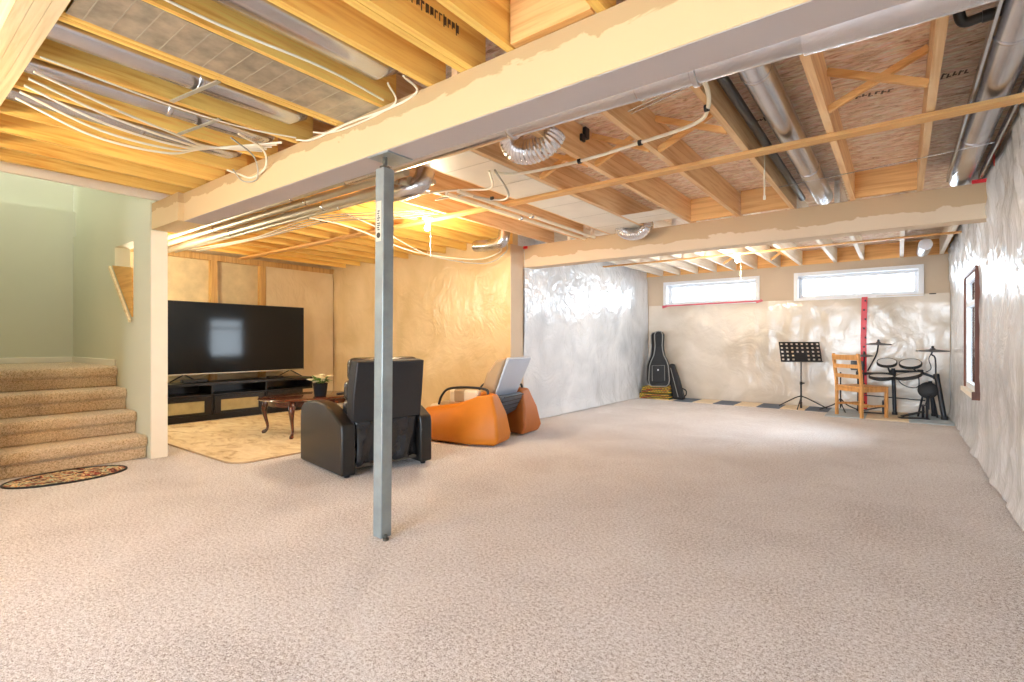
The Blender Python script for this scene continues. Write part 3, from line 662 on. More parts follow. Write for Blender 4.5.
# ---------------------------------------------------------------- windows
def window_y(name, w, y, rec):
    x0, x1, z0, z1 = w
    t = bpy.data.objects.new(name, None); COL.objects.link(t); t.location = ((x0 + x1) / 2, y, z0); t['kind'] = 'structure'
    X, Z = (x1 - x0) / 2, z1 - z0
    bm = BM()
    for lo, hi in (((-X, -.012, -.0), (X, rec, .02)), ((-X, -.012, Z - .02), (X, rec, Z)), ((-X, -.012, .02), (-X + .02, rec, Z - .02)), ((X - .02, -.012, .02), (X, rec, Z - .02))): box(bm, lo, hi)
    obj('window_jamb', bm, M['pvc'], t)
    bm = BM()
    for lo, hi in (((-X - .045, -.03, -.03), (X + .045, -.012, .018)), ((-X - .045, -.03, Z - .018), (X + .045, -.012, Z + .04)), ((-X - .045, -.03, .018), (-X + .018, -.012, Z - .018)), ((X - .018, -.03, .018), (X + .045, -.012, Z - .018))): box(bm, lo, hi)
    obj('window_casing', bm, M['pvc'], t)
    f = .05; bm = BM(); a, b = rec - .05, rec - .005
    for lo, hi in (((-X + .02, a, .02), (X - .02, b, .02 + f)), ((-X + .02, a, Z - .02 - f), (X - .02, b, Z - .02)), ((-X + .02, a, .02 + f), (-X + .02 + f, b, Z - .02 - f)), ((X - .02 - f, a, .02 + f), (X - .02, b, Z - .02 - f))): box(bm, lo, hi)
    obj('window_frame', bm, M['pvc'], t, bevel=.004)
    bm = BM(); box(bm, (-X + .02 + f, rec - .03, .02 + f), (X - .02 - f, rec - .024, Z - .02 - f)); obj('pane', bm, M['glass'], t)
window_y('window_1', W1, YF, .22); window_y('window_2', W2, YF, .22)
# right wall window with a brown jamb standing proud of the plastic
y0, y1, z0, z1 = W3
t = bpy.data.objects.new('window_3', None); COL.objects.link(t); t.location = (XR, y0, z0); t['kind'] = 'structure'
Yw, Z = y1 - y0, z1 - z0; pr = -.062
for nm, lo, hi in (('window_jamb', (pr, 0, .0), (.0, .03, Z)), ('window_jamb', (pr, Yw - .03, 0), (.0, Yw, Z)), ('window_jamb', (pr, .03, Z - .03), (.0, Yw - .03, Z)), ):
    bm = BM(); box(bm, lo, hi); obj(nm, bm, M['brown_trim'], t)
bm = BM(); box(bm, (pr - .025, -.03, -.05), (.0, Yw + .03, .0)); obj('window_sill', bm, M['trimwhite'], t, bevel=.004)
bm = BM(); box(bm, (pr - .027, -.036, -.06), (.0, -.03, .02)); obj('sill_end', bm, M['brown_trim'], t)
bm = BM()
a, b = -.045, .03
for lo, hi in (((a, .03, 0), (b, .09, Z - .03)), ((a, Yw - .09, 0), (b, Yw - .03, Z - .03)), ((a, .09, 0), (b, Yw - .09, .06)), ((a, .09, Z - .09), (b, Yw - .09, Z - .03)), ((a, .09, Z - .36), (b, Yw - .09, Z - .31))): box(bm, lo, hi)
obj('window_frame', bm, M['pvc'], t, bevel=.004)
bm = BM(); box(bm, (-.02, .09, .06), (-.014, Yw - .09, Z - .09)); obj('pane', bm, M['glass'], t)
# invented wide patio door behind the camera, added to let in fill daylight
x0, x1, z0, z1 = W4
t = bpy.data.objects.new('added_door_1', None); COL.objects.link(t); t.location = (x0, YBACK - .1, z0); t['kind'] = 'structure'
bm = BM(); w = x1 - x0; h = z1 - z0
for a in (0, w / 2 - .03, w - .06): box(bm, (a, 0, 0), (a + .06, .05, h))
for a in (0, h - .06): box(bm, (.06, 0, a), (w - .06, .05, a + .06))
obj('added_door_frame', bm, M['pvc'], t)
bm = BM(); box(bm, (.06, .02, .06), (w - .06, .026, h - .06)); obj('pane', bm, M['glass'], t)
bm = BM(); box(bm, (-14, -16, -.5), (9, 24, -.35)); struct('ground', bm, M['ground'])

# ---------------------------------------------------------------- rug, floor mat, foam tiles
def rounded(x0, x1, y0, y1, r, n=6):
    o = []
    for cx, cy, a in ((x1 - r, y1 - r, 0), (x0 + r, y1 - r, 90), (x0 + r, y0 + r, 180), (x1 - r, y0 + r, 270)):
        for k in range(n + 1):
            th = math.radians(a + 90 * k / n); o.append((cx + r * math.cos(th), cy + r * math.sin(th)))
    return o
t = thing('area_rug', 'cream mottled rug with rounded corners in front of the television console', 'rug', (-6.2, 3.6, 0))
bm = BM(); prism(bm, rounded(-1.5, 1.4, -1.45, 1.5, .18), 'Z', .001, .012); obj('pile', bm, M['rugm'], t)
bm = BM(); P = rounded(-1.51, 1.41, -1.46, 1.51, .18); tube(bm, [(x, y, .008) for x, y in P + P[:1]], .008, 6, cap=False); obj('binding', bm, M['tan'], t)
t = thing('door_mat', 'oval floral mat with a dark border at the foot of the stairs', 'mat', (-5.50, 1.13, 0), .0)
def oval(a, b, n=40): return [(a * math.cos(2 * PI * k / n), b * math.sin(2 * PI * k / n)) for k in range(n)]
bm = BM(); prism(bm, oval(.25, .39), 'Z', .001, .008); obj('face', bm, M['doormat'], t)
bm = BM(); P = oval(.255, .395); tube(bm, [(x, y, .006) for x, y in P + P[:1]], .009, 8, cap=False); obj('border', bm, M['bag2'], t)
xs = -3.75; k = 0
while xs < -1.0:
    dark = k % 2 == 1
    bm = BM(); box(bm, (xs, YF - .66, 0), (xs + .355, YF - .065, .011))
    nm = ['first', 'second', 'third', 'fourth', 'fifth'][k // 2]
    tag(obj('foam_tile', bm, M['tile_blue' if dark else 'tile_cream'], bevel=.003), f"{nm} {'slate blue' if dark else 'cream'} foam tile from the guitar bags along the far wall", 'floor tile', 'foam tiles along the far wall')
    xs += .36; k += 1
for i, (a, b, m_, l) in enumerate(((-.90, -.40, 'mat_blue', 'pale blue foam mat under the pine chair'), (-.395, .10, 'tile_cream', 'pale cream foam mat between the pine chair and drum pedal'), (.105, .60, 'mat_blue', 'pale blue foam mat under the right post of the drum kit'))):
    bm = BM(); box(bm, (a, 8.93, 0), (b, YF - .07, .014)); tag(obj('foam_mat', bm, M[m_], bevel=.003), l, 'floor mat', 'foam mats under the drums')

# ---------------------------------------------------------------- television and console
t = thing('television', 'large flat black television standing on the low console', 'television', (-8.0, 3.68, .545))
bm = BM(); box(bm, (-.03, -1.02, .105), (.028, 1.01, 1.145)); obj('case', bm, M['black'], t, bevel=.006)
bm = BM(); box(bm, (.028, -1.008, .125), (.031, .998, 1.137)); obj('screen', bm, M['screen'], t)
bm = BM(); box(bm, (.029, -1.01, .108), (.034, 1.0, .122)); obj('lower_bezel', bm, M['galv_dull'], t)
for s in (-1, 1):
    bm = BM()
    for d in (-1, 1): bar(bm, (0, s * .78, .11), (d * .13 + .0, s * .78 + d * .13, .008), .022, .014)
    obj('foot', bm, M['black'], t)
t = thing('media_console', 'long low black television console with open shelves and glass fronted drawers', 'console', (-8.03, 2.42, 0))
bm = BM()
L = 2.33; D = .22
box(bm, (-D, 0, .0), (D - .02, 2.16, .07))          # plinth
box(bm, (-D, 0, .50), (D, L, .538))
box(bm, (-D, 0, .345), (D, L, .37)); box(bm, (-D, 0, .07), (-D + .015, L, .5))
for y in (0, .76, 1.54, L - .025): box(bm, (-D + .015, y, .07 if y < 2 else .345), (D, y + .025, .5))
box(bm, (-D, 0, .07), (D, 2.16, .085)); box(bm, (-D + .01, 2.13, .07), (D, 2.155, .345))
obj('body', bm, M['console'], t, bevel=.002)
for y in (.03, .79, 1.57):
    w = .72 if y < 1.5 else .55
    d = BM()
    for lo, hi in (((D, y, .09), (D + .018, y + .09, .34)), ((D, y + w - .09, .09), (D + .018, y + w, .34)), ((D, y + .09, .09), (D + .018, y + w - .09, .125)), ((D, y + .09, .285), (D + .018, y + w - .09, .34))): box(d, lo, hi)
    dr = obj('drawer', d, M['console'], t)
    p = BM(); box(p, (D + .004, y + .09, .125), (D + .012, y + w - .09, .285)); obj('glass_panel', p, M['panel_glass'], dr)
    p = BM(); box(p, (D + .018, y + w * .35, .318), (D + .03, y + w * .65, .33)); obj('handle', p, M['black'], dr)
bm = BM(); box(bm, (-.06, -.11, 0), (.06, .11, .035)); box(bm, (.0605, -.09, .012), (.062, -.04, .02))
tag(obj('media_box', bm, M['black_gloss'], loc=(-7.95, 4.18, .539), bevel=.004), 'small black box on the console under the television', 'media box')
bm = BM(); box(bm, (-.05, -.16, 0), (.05, .16, .05))
tag(obj('game_console', bm, M['black'], loc=(-7.93, 3.0, .539), bevel=.01), 'flat black device on the console at the left under the television', 'device')

# ---------------------------------------------------------------- coffee table
t = thing('coffee_table', 'dark cherry oval coffee table with curved legs on the cream rug', 'coffee table', (-5.83, 3.5, .012))
bm = BM()
A, B = .42, .58
def sup(a, b, e=2.6, n=48):
    o = []
    for k in range(n):
        th = 2 * PI * k / n; c, s = math.cos(th), math.sin(th)
        o.append((a * abs(c) ** (2 / e) * (1 if c > 0 else -1), b * abs(s) ** (2 / e) * (1 if s > 0 else -1)))
    return o
rings = [[(x, y, z) for x, y in sup(A * f_, B * f_)] for f_, z in ((.93, .415), (.98, .42), (1, .43), (.985, .442), (.95, .448))]
loft(bm, rings); obj('tabletop', bm, M['cherry'], t)
bm = BM(); loft(bm, [[(x, y, .35) for x, y in sup(A * .78, B * .82)], [(x, y, .42) for x, y in sup(A * .80, B * .84)]]); obj('apron', bm, M['cherry'], t)
for sx in (-1, 1):
    for sy in (-1, 1):
        bx_, by_ = sx * A * .66, sy * B * .64
        dd = V((sx, sy, 0)).normalized()
        bm = BM(); pts = [(.0, .41, .034), (.03, .36, .04), (.05, .30, .034), (.035, .2, .022), (.01, .1, .016), (.015, .05, .015), (.05, .02, .026), (.07, .012, .02)]
        P = spline([(bx_ + dd.x * a, by_ + dd.y * a, z) for a, z, r in pts], 4); rr = []
        for i in range(len(P)):
            q = i / 4; j = min(int(q), len(pts) - 2); rr.append(pts[j][2] + (pts[j + 1][2] - pts[j][2]) * min(1, q - j))
        tube(bm, P, rr, 10); obj('leg', bm, M['cherry'], t)
t = thing('flower_pot', 'small dark pot of cream flowers on the coffee table', 'potted flowers', (-5.62, 3.52, .461)); t.scale = (1.4, 1.4, 1.15)
bm = BM(); lathe(bm, [(.045, 0), (.05, .01), (.062, .13), (.066, .135), (.055, .135), (.05, .11)]); obj('pot', bm, M['bag2'], t)
bm = BM()
for k in range(26):
    a = random.random() * 6.28; r = .03 + .13 * random.random(); z = .14 + .08 * random.random()
    p = V((math.cos(a) * r, math.sin(a) * r, z)); q = V((-math.sin(a), math.cos(a), 0)) * .018
    c = V((math.cos(a) * .02, math.sin(a) * .02, .125)); m_ = (c + p) / 2 + V((0, 0, .03))
    bm.faces.new([bm.verts.new(x) for x in (c, m_ + q, p, m_ - q)])
obj('leaves', bm, M['leaf'], t)
for k in range(11):
    a = k * 2.4; r = .03 + .035 * (k % 3); bm = BM(); z = .19 + .03 * math.sin(k * 1.7)
    for j in range(6):
        b_ = j * PI / 3; bmesh.ops.create_icosphere(bm, subdivisions=1, radius=.016, matrix=Matrix.Translation((math.cos(a) * r + .014 * math.cos(b_), math.sin(a) * r + .014 * math.sin(b_), z)) @ Matrix.Diagonal((1, 1, .5, 1)))
    obj('blossom', bm, M['petal'], t)
bm = BM(); box(bm, (-.03, -.085, 0), (.03, .085, .018)); tag(obj('remote_control', bm, M['black'], loc=(-5.62, 3.82, .461), rotz=.5, bevel=.006), 'black remote control lying on the coffee table behind the flowers', 'remote control')

# ---------------------------------------------------------------- black recliner (local x forward, y left)
t = thing('recliner', 'black leather recliner seen from behind, facing the television', 'armchair', (-3.53, 2.88, -.012), math.radians(170.5))
for s in (-1, 1):
    prof = [(0, .035), (.0, .40), (.012, .455), (.05, .475), (.12, .515), (.22, .56), (.34, .595), (.5, .61), (.66, .60), (.80, .575), (.86, .53), (.88, .46), (.88, .035)]
    bm = BM(); y0, y1 = (s * .44, s * .315)
    prism(bm, prof, 'Y', min(y0, y1), max(y0, y1)); o = obj('arm', bm, M['leather_side'], t, bevel=.018, seg=3)
bm = BM()   # leather rear flap
rows = []
for j in range(9):
    z = .1 + .385 * j / 8
    rows.append([(.045 + .03 * math.sin(i * 1.1 + j * .4) * (1 - j / 8) - .02 * (1 - abs(i - 8) / 8) * (1 - j / 8), -.30 + .6 * i / 16, z + .012 * math.sin(i * 1.9) * (1 if j == 0 else 0)) for i in range(17)])
G = [[bm.verts.new(p) for p in r] for r in rows]
for a, b in zip(G, G[1:]):
    for i in range(16): bm.faces.new([a[i], a[i + 1], b[i + 1], b[i]])
o = obj('rear_flap', bm, M['leather'], t, smooth=True); md = o.modifiers.new('s', 'SOLIDIFY'); md.thickness = .008
bm = BM()
loft(bm, [[(.03, -.335, .46), (.03, .335, .46), (.13, .335, .46), (.13, -.335, .46)], [(.0, -.335, .70), (.0, .335, .70), (.12, .335, .72), (.12, -.335, .72)], [(-.045, -.325, .972), (-.045, .325, .972), (.07, .325, .985), (.07, -.325, .985)]], smooth=False)
obj('back_panel', bm, M['leather_blue'], t, bevel=.012)
for k, (z0, z1, x0, th) in enumerate(((.46, .64, .11, .15), (.62, .81, .085, .15), (.79, 1.0, .03, .14))):
    bm = BM(); box(bm, (x0, -.33, z0), (x0 + th, .33, z1)); obj('back_cushion', bm, M['leather'], t, bevel=.055, seg=4)
bm = BM(); box(bm, (.25, -.31, .28), (.93, .31, .47)); obj('seat', bm, M['leather'], t, bevel=.05, seg=4)
bm = BM(); box(bm, (.90, -.31, .08), (.965, .31, .42)); obj('footrest', bm, M['leather'], t, bevel=.03, seg=3)
bm = BM(); bar(bm, (.06, -.3, .09), (.06, .3, .09), .02, .03); bar(bm, (.08, -.2, .09), (.7, -.2, .09), .03, .03); bar(bm, (.08, .2, .09), (.7, .2, .09), .03, .03); obj('steel_underframe', bm, M['screw'], t)
for x in (.05, .85):
    for y in (-.37, .37): bm = BM(); lathe(bm, [(.022, .012), (.03, .052)], c=(x, y, 0), n=12); obj('foot', bm, M['black'], t)

# ---------------------------------------------------------------- orange massage chair (local x forward, y left); near side is +y... mirrored shells
ang = math.radians(190)
t = thing('massage_chair', 'massage chair with orange side shells and pale grey back, before the plastic wall', 'massage chair', (-3.50, 4.72, 0), ang)
def shell(s, mat):
    bm = BM()
    # rings of (x forward, y outward) with matching corners, z varies for the dip in front
    def ring(f, zf):
        return [(x, s * y, z) for x, y, z in zf]
    lo = [(.03, .17, .015), (.0, .56, .015), (.30, .625, .015), (.75, .60, .015), (1.12, .5, .015), (1.15, .35, .015), (.75, .36, .015), (.3, .26, .015)]
    m1 = [(.0, .18, .10), (-.04, .57, .10), (.28, .65, .10), (.75, .625, .12), (1.17, .50, .12), (1.20, .34, .12), (.75, .35, .11), (.3, .26, .11)]
    m2 = [(.03, .22, .32), (.0, .53, .32), (.26, .60, .30), (.72, .58, .28), (1.12, .47, .24), (1.14, .34, .24), (.72, .35, .28), (.3, .29, .30)]
    hi = [(.11, .29, .545), (.09, .47, .55), (.24, .50, .545), (.50, .50, .41), (.98, .44, .36), (.98, .36, .36), (.5, .37, .41), (.26, .33, .54)]
    loft(bm, [ring(0, r) for r in (lo, m1, m2, hi)], smooth=False)
    return obj('side_shell', bm, mat, t, bevel=.03, seg=4, smooth=True)
o = shell(1, M['orange']); o['label'] = 'bright orange near side shell'
o = shell(-1, M['rust']); o['label'] = 'rust brown far side shell'
bm = BM()   # seat track between the shells
P = [(.12, .52), (.06, .50), (.16, .30), (.3, .22), (.9, .2), (1.1, .12), (1.12, .2), (.95, .30), (.35, .33), (.2, .40)]
prism(bm, P, 'Y', -.25, .25); obj('seat_track', bm, M['slate'], t, bevel=.01)
for k in range(4):
    bm = BM(); bar(bm, (.055 + k * .03, -.24, .495 - k * .052), (.055 + k * .03, .24, .495 - k * .052), .012, .012); obj('track_rib', bm, M['black'], t)
bm = BM()
loft(bm, [[(.16, -.27, .50), (.16, .27, .50), (.19, .27, .47), (.19, -.27, .47)], [(-.03, -.29, .93), (-.03, .29, .93), (.0, .29, .95), (.0, -.29, .95)]], smooth=False)
o = obj('back_shell', bm, M['shellgrey'], t, bevel=.01)
bm = BM()
loft(bm, [[(.20, -.28, .47), (.20, .28, .47), (.38, .26, .47), (.38, -.26, .47)], [(.09, -.30, .74), (.09, .30, .74), (.28, .28, .76), (.28, -.28, .76)], [(.01, -.30, .945), (.01, .30, .945), (.15, .28, .92), (.15, -.28, .92)]], smooth=False)
obj('back_cushion', bm, M['tan'], t, bevel=.035, seg=4)
bm = BM(); box(bm, (.30, -.25, .31), (.95, .25, .41)); obj('seat_cushion', bm, M['tan'], t, bevel=.04, seg=4)
bm = BM(); box(bm, (.93, -.24, .10), (1.12, .24, .36), rot=(0, -.25, 0)); obj('leg_rest', bm, M['creamfab'], t, bevel=.04, seg=4)
for s in (-1, 1):
    bm = BM(); tube(bm, spline([(.16, s * .42, .545), (.2, s * .42, .60), (.45, s * .42, .61), (.68, s * .42, .585), (.78, s * .42, .50), (.82, s * .42, .40)], 6), .014, 10); h = obj('arm_rail', bm, M['rack'], t)
    bm = BM(); box(bm, (.28, s * .40 - .05, .42), (.66, s * .40 + .05, .585)); obj('arm_pad', bm, M['creamfab'], t, bevel=.03, seg=3)
    bm = BM(); box(bm, (.44, s * .40 - .055, .43), (.60, s * .40 + .055, .59)); obj('arm_massager', bm, M['tan'], t, bevel=.03, seg=3)

# ---------------------------------------------------------------- guitar bags on folded blankets
for i, (z, lab) in enumerate(((0, 'lower striped colourful folded blanket under the guitar bags'), (.125, 'upper striped colourful folded blanket directly under the guitar bags'))):
    bm = BM(); w = .31 - .03 * i
    box(bm, (-w, -.2, 0), (w, .2, .055)); box(bm, (-w + .01, -.195, .055), (w - .01, .195, .115))
    tag(obj('folded_blanket', bm, M['stripes'], loc=(-3.80 + .02 * i, 9.72, z + .001), bevel=.025, seg=3), lab, 'blanket', 'folded blankets in the corner')
def guitar_prof(sc=1.0, h=1.08):
    half = [(0, 0), (.14, .0), (.19, .04), (.205, .12), (.195, .28), (.185, .40), (.15, .50), (.10, .60), (.08, .70), (.07, .80), (.078, .92), (.078, 1.02), (.05, 1.07), (0, 1.08)]
    half = [(x * sc, z * h / 1.08) for x, z in half]
    return half + [(-x, z) for x, z in half[-2:0:-1]]
def gbag(name, label, loc, rz, tilt, mat, sc=1.0, h=1.08, pocket=True, th=.12, group='guitar bags in the corner'):
    t = thing(name, label, 'guitar bag', loc, rz, group)
    R = Matrix.Rotation(-.05, 4, 'Y') @ Matrix.Rotation(tilt, 4, 'X')
    def fin(nm, bm, m_, **k):
        bm.transform(R); return obj(nm, bm, m_, t, **k)
    bm = BM(); prism(bm, guitar_prof(sc, h), 'Y', -th / 2, th / 2); fin('body', bm, mat, bevel=.02, seg=3)
    P = guitar_prof(sc * 1.01, h); bm = BM(); tube(bm, [(x, -th / 2 - .004, z) for x, z in P + P[:1]], .010, 8, cap=False); fin('piping', bm, M['piping'])
    if pocket:
        bm = BM(); box(bm, (-.13 * sc, -th / 2 - .04, .07), (.14 * sc, -th / 2, .42)); p = fin('pocket', bm, mat, bevel=.02, seg=3)
        bm = BM(); tube(bm, [(x, -th / 2 - .042, z) for x, z in ((-.12 * sc, .1), (-.12 * sc, .4), (.13 * sc, .4), (.13 * sc, .1))], .006, 6); f = fin('zip', bm, M['piping'])
        bm = BM(); box(bm, (-.015, -th / 2 - .046, .30), (.015, -th / 2 - .04, .33)); fin('badge', bm, M['padwhite'])
        bm = BM(); box(bm, (-.045 * sc, -th / 2 - .02, .78), (.045 * sc, -th / 2, 1.0)); fin('headstock_pocket', bm, mat, bevel=.01)
    return t
gbag('guitar_bag', 'black guitar bag with grey piping and front pocket on the striped blankets', (-3.72, 9.66, .245), 0, -.10, M['bag'])
gbag('guitar_bag', 'black guitar bag mostly hidden behind the grey piped one, at the left corner', (-3.86, 9.86, .245), 0, -.05, M['bag2'], .95, 1.06, False)
t = thing('slim_case', 'slim black instrument case leaning against the guitar bag on the foam tiles', 'instrument case', (-3.38, 9.72, .012), 0)
bm = BM(); loft(bm, [[(-.10, -.07, 0), (.12, -.07, 0), (.12, .07, 0), (-.10, .07, 0)], [(-.16, -.06, .35), (.03, -.06, .35), (.03, .06, .35), (-.16, .06, .35)], [(-.17, -.04, .68), (-.08, -.04, .68), (-.08, .04, .68), (-.17, .04, .68)]], smooth=False); obj('body', bm, M['bag2'], t, bevel=.03, seg=3)
bm = BM(); tube(bm, spline([(.1, -.085, .22), (.17, -.085, .18), (.17, -.085, .1), (.12, -.085, .06)], 6), .012, 8); obj('handle', bm, M['black'], t)
bm = BM(); tube(bm, [(-.13, -.075, .6), (.02, -.085, .05)], .006, 6); obj('zip', bm, M['piping'], t)

# ---------------------------------------------------------------- music stand
t = thing('music_stand', 'black music stand with a perforated desk near the far wall', 'music stand', (-1.31, 9.68, .012), .5)
bm = BM()
nx, nz = 8, 5; Wd, Hd = .64, .35; holes_ = []
xs_ = []; zs_ = []
for i in range(nx): c = -Wd / 2 + Wd * (i + .5) / nx; xs_ += [c - .017, c + .017]
for j in range(nz): c = Hd * (j + .62) / (nz + .2); zs_ += [c - .014, c + .014]
ux = [-Wd / 2] + xs_ + [Wd / 2]; uz = [0] + zs_ + [Hd]
tl = Matrix.Translation((0, -.02, .77)) @ Matrix.Rotation(-.32, 4, 'X')
for i in range(len(ux) - 1):
    for j in range(len(uz) - 1):
        if i % 2 == 1 and j % 2 == 1 and not (abs(ux[i] + .017) < .12 and j <= 3): continue
        box(bm, (ux[i], -.002, uz[j]), (ux[i + 1], .002, uz[j + 1]))
box(bm, (-Wd / 2, -.05, -.004), (Wd / 2, .002, 0)); bm.transform(tl); obj('desk', bm, M['black'], t)
bm = BM(); tube(bm, [(0, 0, .06), (0, 0, .42)], .013, 12); tube(bm, [(0, 0, .42), (0, 0, .80)], .009, 12); obj('pole', bm, M['black'], t)
bm = BM(); tube(bm, [(0, 0, .39), (0, 0, .44)], .02, 12); tube(bm, [(.02, 0, .415), (.05, 0, .415)], .012, 10); obj('clamp', bm, M['black'], t)
bm = BM(); tube(bm, [(0, 0, .0), (0, 0, .1)], .018, 12); obj('hub', bm, M['black'], t)
for a in (-15, 135, 245):
    bm = BM(); r = math.radians(a); tube(bm, spline([(0, 0, .20), (.1 * math.cos(r), .1 * math.sin(r), .16), (.38 * math.cos(r), .30 * math.sin(r), .012)], 5), .009, 8); obj('leg', bm, M['black'], t)

# ---------------------------------------------------------------- pine chair (local x: forward, y: left)
fa = math.radians(48)
t = thing('dining_chair', 'pine ladder back chair standing at the drum kit', 'chair', (-.60, 9.03, .014), fa)
W_ = .22; Dp = .42
for s in (-1, 1):
    bm = BM(); loft(bm, [[(x + dx, s * W_ + dy, z) for dx, dy in ((-.02, -.017), (.02, -.017), (.02, .017), (-.02, .017))] for x, z in ((.0, 0), (.0, .42), (-.015, .6), (-.06, .93))], smooth=False); obj('leg', bm, M['chair_wood'], t, bevel=.004)
    bm = BM(); loft(bm, [[(Dp + dx, s * W_ + dy, z) for dx, dy in ((-.018, -.018), (.018, -.018), (.018, .018), (-.018, .018))] for z in (0, .43)], smooth=False); obj('leg', bm, M['chair_wood'], t, bevel=.004)
    bm = BM(); bar(bm, (0, s * W_, .40), (Dp, s * W_, .40), .02, .055); obj('side_rail', bm, M['chair_wood'], t)
for z, x, h in ((.875, -.052, .075), (.745, -.036, .055), (.60, -.015, .055)):
    bm = BM(); G = [(x - .012 - .02 * (1 - (k / 4 - 1) ** 2), -W_ + 2 * W_ * k / 8, z) for k in range(9)]
    for a, b in zip(G, G[1:]): bar(bm, a, b, .018, h)
    obj('back_slat', bm, M['chair_wood'], t)
bm = BM(); box(bm, (-.02, -W_ - .015, .43), (Dp + .03, W_ + .015, .452)); obj('seat', bm, M['chair_wood'], t, bevel=.008)
for x in (0, Dp): bm = BM(); bar(bm, (x, -W_, .40), (x, W_, .40), .02, .055); obj('end_rail', bm, M['chair_wood'], t)
bm = BM(); bar(bm, (.2, -W_, .17), (.2, W_, .17), .02, .03); obj('stretcher', bm, M['chair_wood'], t)
for s in (-1, 1): bm = BM(); bar(bm, (0, s * W_, .17), (Dp, s * W_, .17), .018, .03); obj('stretcher', bm, M['chair_wood'], t)

# ---------------------------------------------------------------- electronic drum kit
t = thing('drum_kit', 'dark electronic drum kit with mesh pads in the far right corner', 'drum kit', (0, 9.55, .014))
def dk(name, bm, mat, label=None, **k):
    o = obj(name, bm, mat, t, **k)
    if label: o['label'] = label
    return o
for name, a, b, r in (('rack_post', (-.06, .1, 0), (-.08, .1, .70), .026), ('rack_post', (.505, -.10, 0), (.42, .0, .64), .032), ('rack_post', (-.52, .25, 0), (-.52, .25, .78), .022), ('rack_post', (.40, .25, 0), (.36, .25, .52), .022)):
    bm = BM(); tube(bm, [a, b], r, 14); o = dk(name, bm, M['rack'])
    bm = BM(); tube(bm, [a, V(a) + V((0, 0, .04))], r * 1.35, 14); obj('rubber_foot', bm, M['rim'], o)
for a, b in (((-.08, .1, .66), (.24, .02, .66)), ((-.52, .25, .6), (-.08, .1, .62)), ((.24, .02, .66), (.42, .0, .58)), ((-.44, .22, .26), (.3, .1, .24))):
    bm = BM(); tube(bm, [a, b], .018 if a[2] > .3 else .009, 12); dk('rack_tube', bm, M['rack'])
for p in ((-.08, .1, .64), (.42, .0, .60), (.24, .02, .66), (-.52, .25, .6)):
    bm = BM(); lathe(bm, [(.034, -.035), (.038, -.02), (.038, .02), (.034, .035)], c=p, n=14); dk('clamp', bm, M['rim'])
def pad(c, r, tilt, label, th=.05):
    R = Matrix.Rotation(tilt[0], 3, 'X') @ Matrix.Rotation(tilt[1], 3, 'Y')
    bm = BM(); lathe(bm, [(r * .7, -th), (r, -th * .6), (r * 1.02, 0), (r * .99, .012), (r * .93, .012), (r * .93, .006)], c=c, n=32, R=R); o = dk('drum_pad', bm, M['rim'], label)
    bm = BM(); lathe(bm, [(r * .92, .006), (r * .92, .009), (.01, .010)], c=c, n=32, R=R); obj('drumhead', bm, M['padwhite'], o)
pad((-.155, .0, .795), .125, (.45, 0), 'round pad, upper left'); pad((.125, .0, .785), .135, (.45, -.05), 'round pad, upper right')
pad((-.22, -.12, .585), .155, (.12, 0), 'pad low on the left'); pad((.10, -.12, .615), .16, (.16, -.22), 'pad low on the right')
for a, b in (((-.155, .04, .76), (-.12, .1, .64)), ((.125, .04, .75), (.2, .03, .66)), ((-.22, -.08, .56), (-.14, .1, .60)), ((.10, -.08, .58), (.2, .0, .62))):
    bm = BM(); tube(bm, [a, b], .012, 10); dk('pad_arm', bm, M['rack'])
def cym(c, r, tilt, label):
    R = Matrix.Rotation(tilt[0], 3, 'X') @ Matrix.Rotation(tilt[1], 3, 'Y')
    bm = BM(); lathe(bm, [(r, -.008), (r * 1.0, -.002), (r * .5, .012), (r * .18, .02), (r * .16, .034), (.012, .04)], c=c, n=36, R=R); o = dk('cymbal', bm, M['cymbal'], label)
    bm = BM(); lathe(bm, [(.014, .038), (.018, .045), (.014, .066), (.004, .07)], c=c, n=14, R=R); obj('wing_nut', bm, M['rim'], o)
cym((-.26, .05, 1.07), .165, (.06, .02), 'cymbal pad upper left'); cym((.38, .05, .975), .195, (.05, .0), 'cymbal pad on the right'); cym((-.44, .1, .885), .12, (.05, -.03), 'small hi-hat pad behind the chair')
for pts in ([(-.26, .05, 1.06), (-.29, .1, .9), (-.40, .2, .65)], [(.38, .05, .965), (.37, .05, .92), (.41, .05, .86), (.415, .02, .6)], [(-.44, .1, .88), (-.45, .14, .6), (-.46, .15, .08)]):
    bm = BM(); tube(bm, spline(pts, 6), .010, 10); dk('cymbal_arm', bm, M['rack'])
bm = BM(); lathe(bm, [(.10, -.05), (.118, -.04), (.118, .03), (.105, .045), (.01, .045)], c=(.325, -.02, .40), n=30, R=Matrix.Rotation(PI / 2 - .1, 3, 'X')); o = dk('kick_pad', bm, M['rim'], 'round kick pad')
for s in (-1, 1): bm = BM(); tube(bm, [(.325 + s * .05, .03, .36), (.325 + s * .11, .08, 0)], .014, 10); obj('kick_leg', bm, M['rack'], o)
bm = BM(); tube(bm, [(.325, .0, .3), (.325, .0, .12)], .02, 12); obj('kick_column', bm, M['rack'], o)
bm = BM(); box(bm, (-.62, .10, .66), (-.45, .16, .80), rot=(-.5, 0, 0)); dk('sound_module', bm, M['slate'], 'small slate control box behind the chair back', bevel=.008)
bm = BM(); tube(bm, spline([(-.06, .08, .62), (.02, .0, .48), (.14, -.05, .43), (.22, -.02, .46), (.22, .0, .6)], 8), .007, 8); dk('hanging_cable', bm, M['rim'])
bm = BM(); tube(bm, spline([(.36, .0, .93), (.335, -.03, .85), (.36, -.03, .72), (.30, -.02, .66)], 8), .006, 8); dk('hanging_cable', bm, M['rim'])
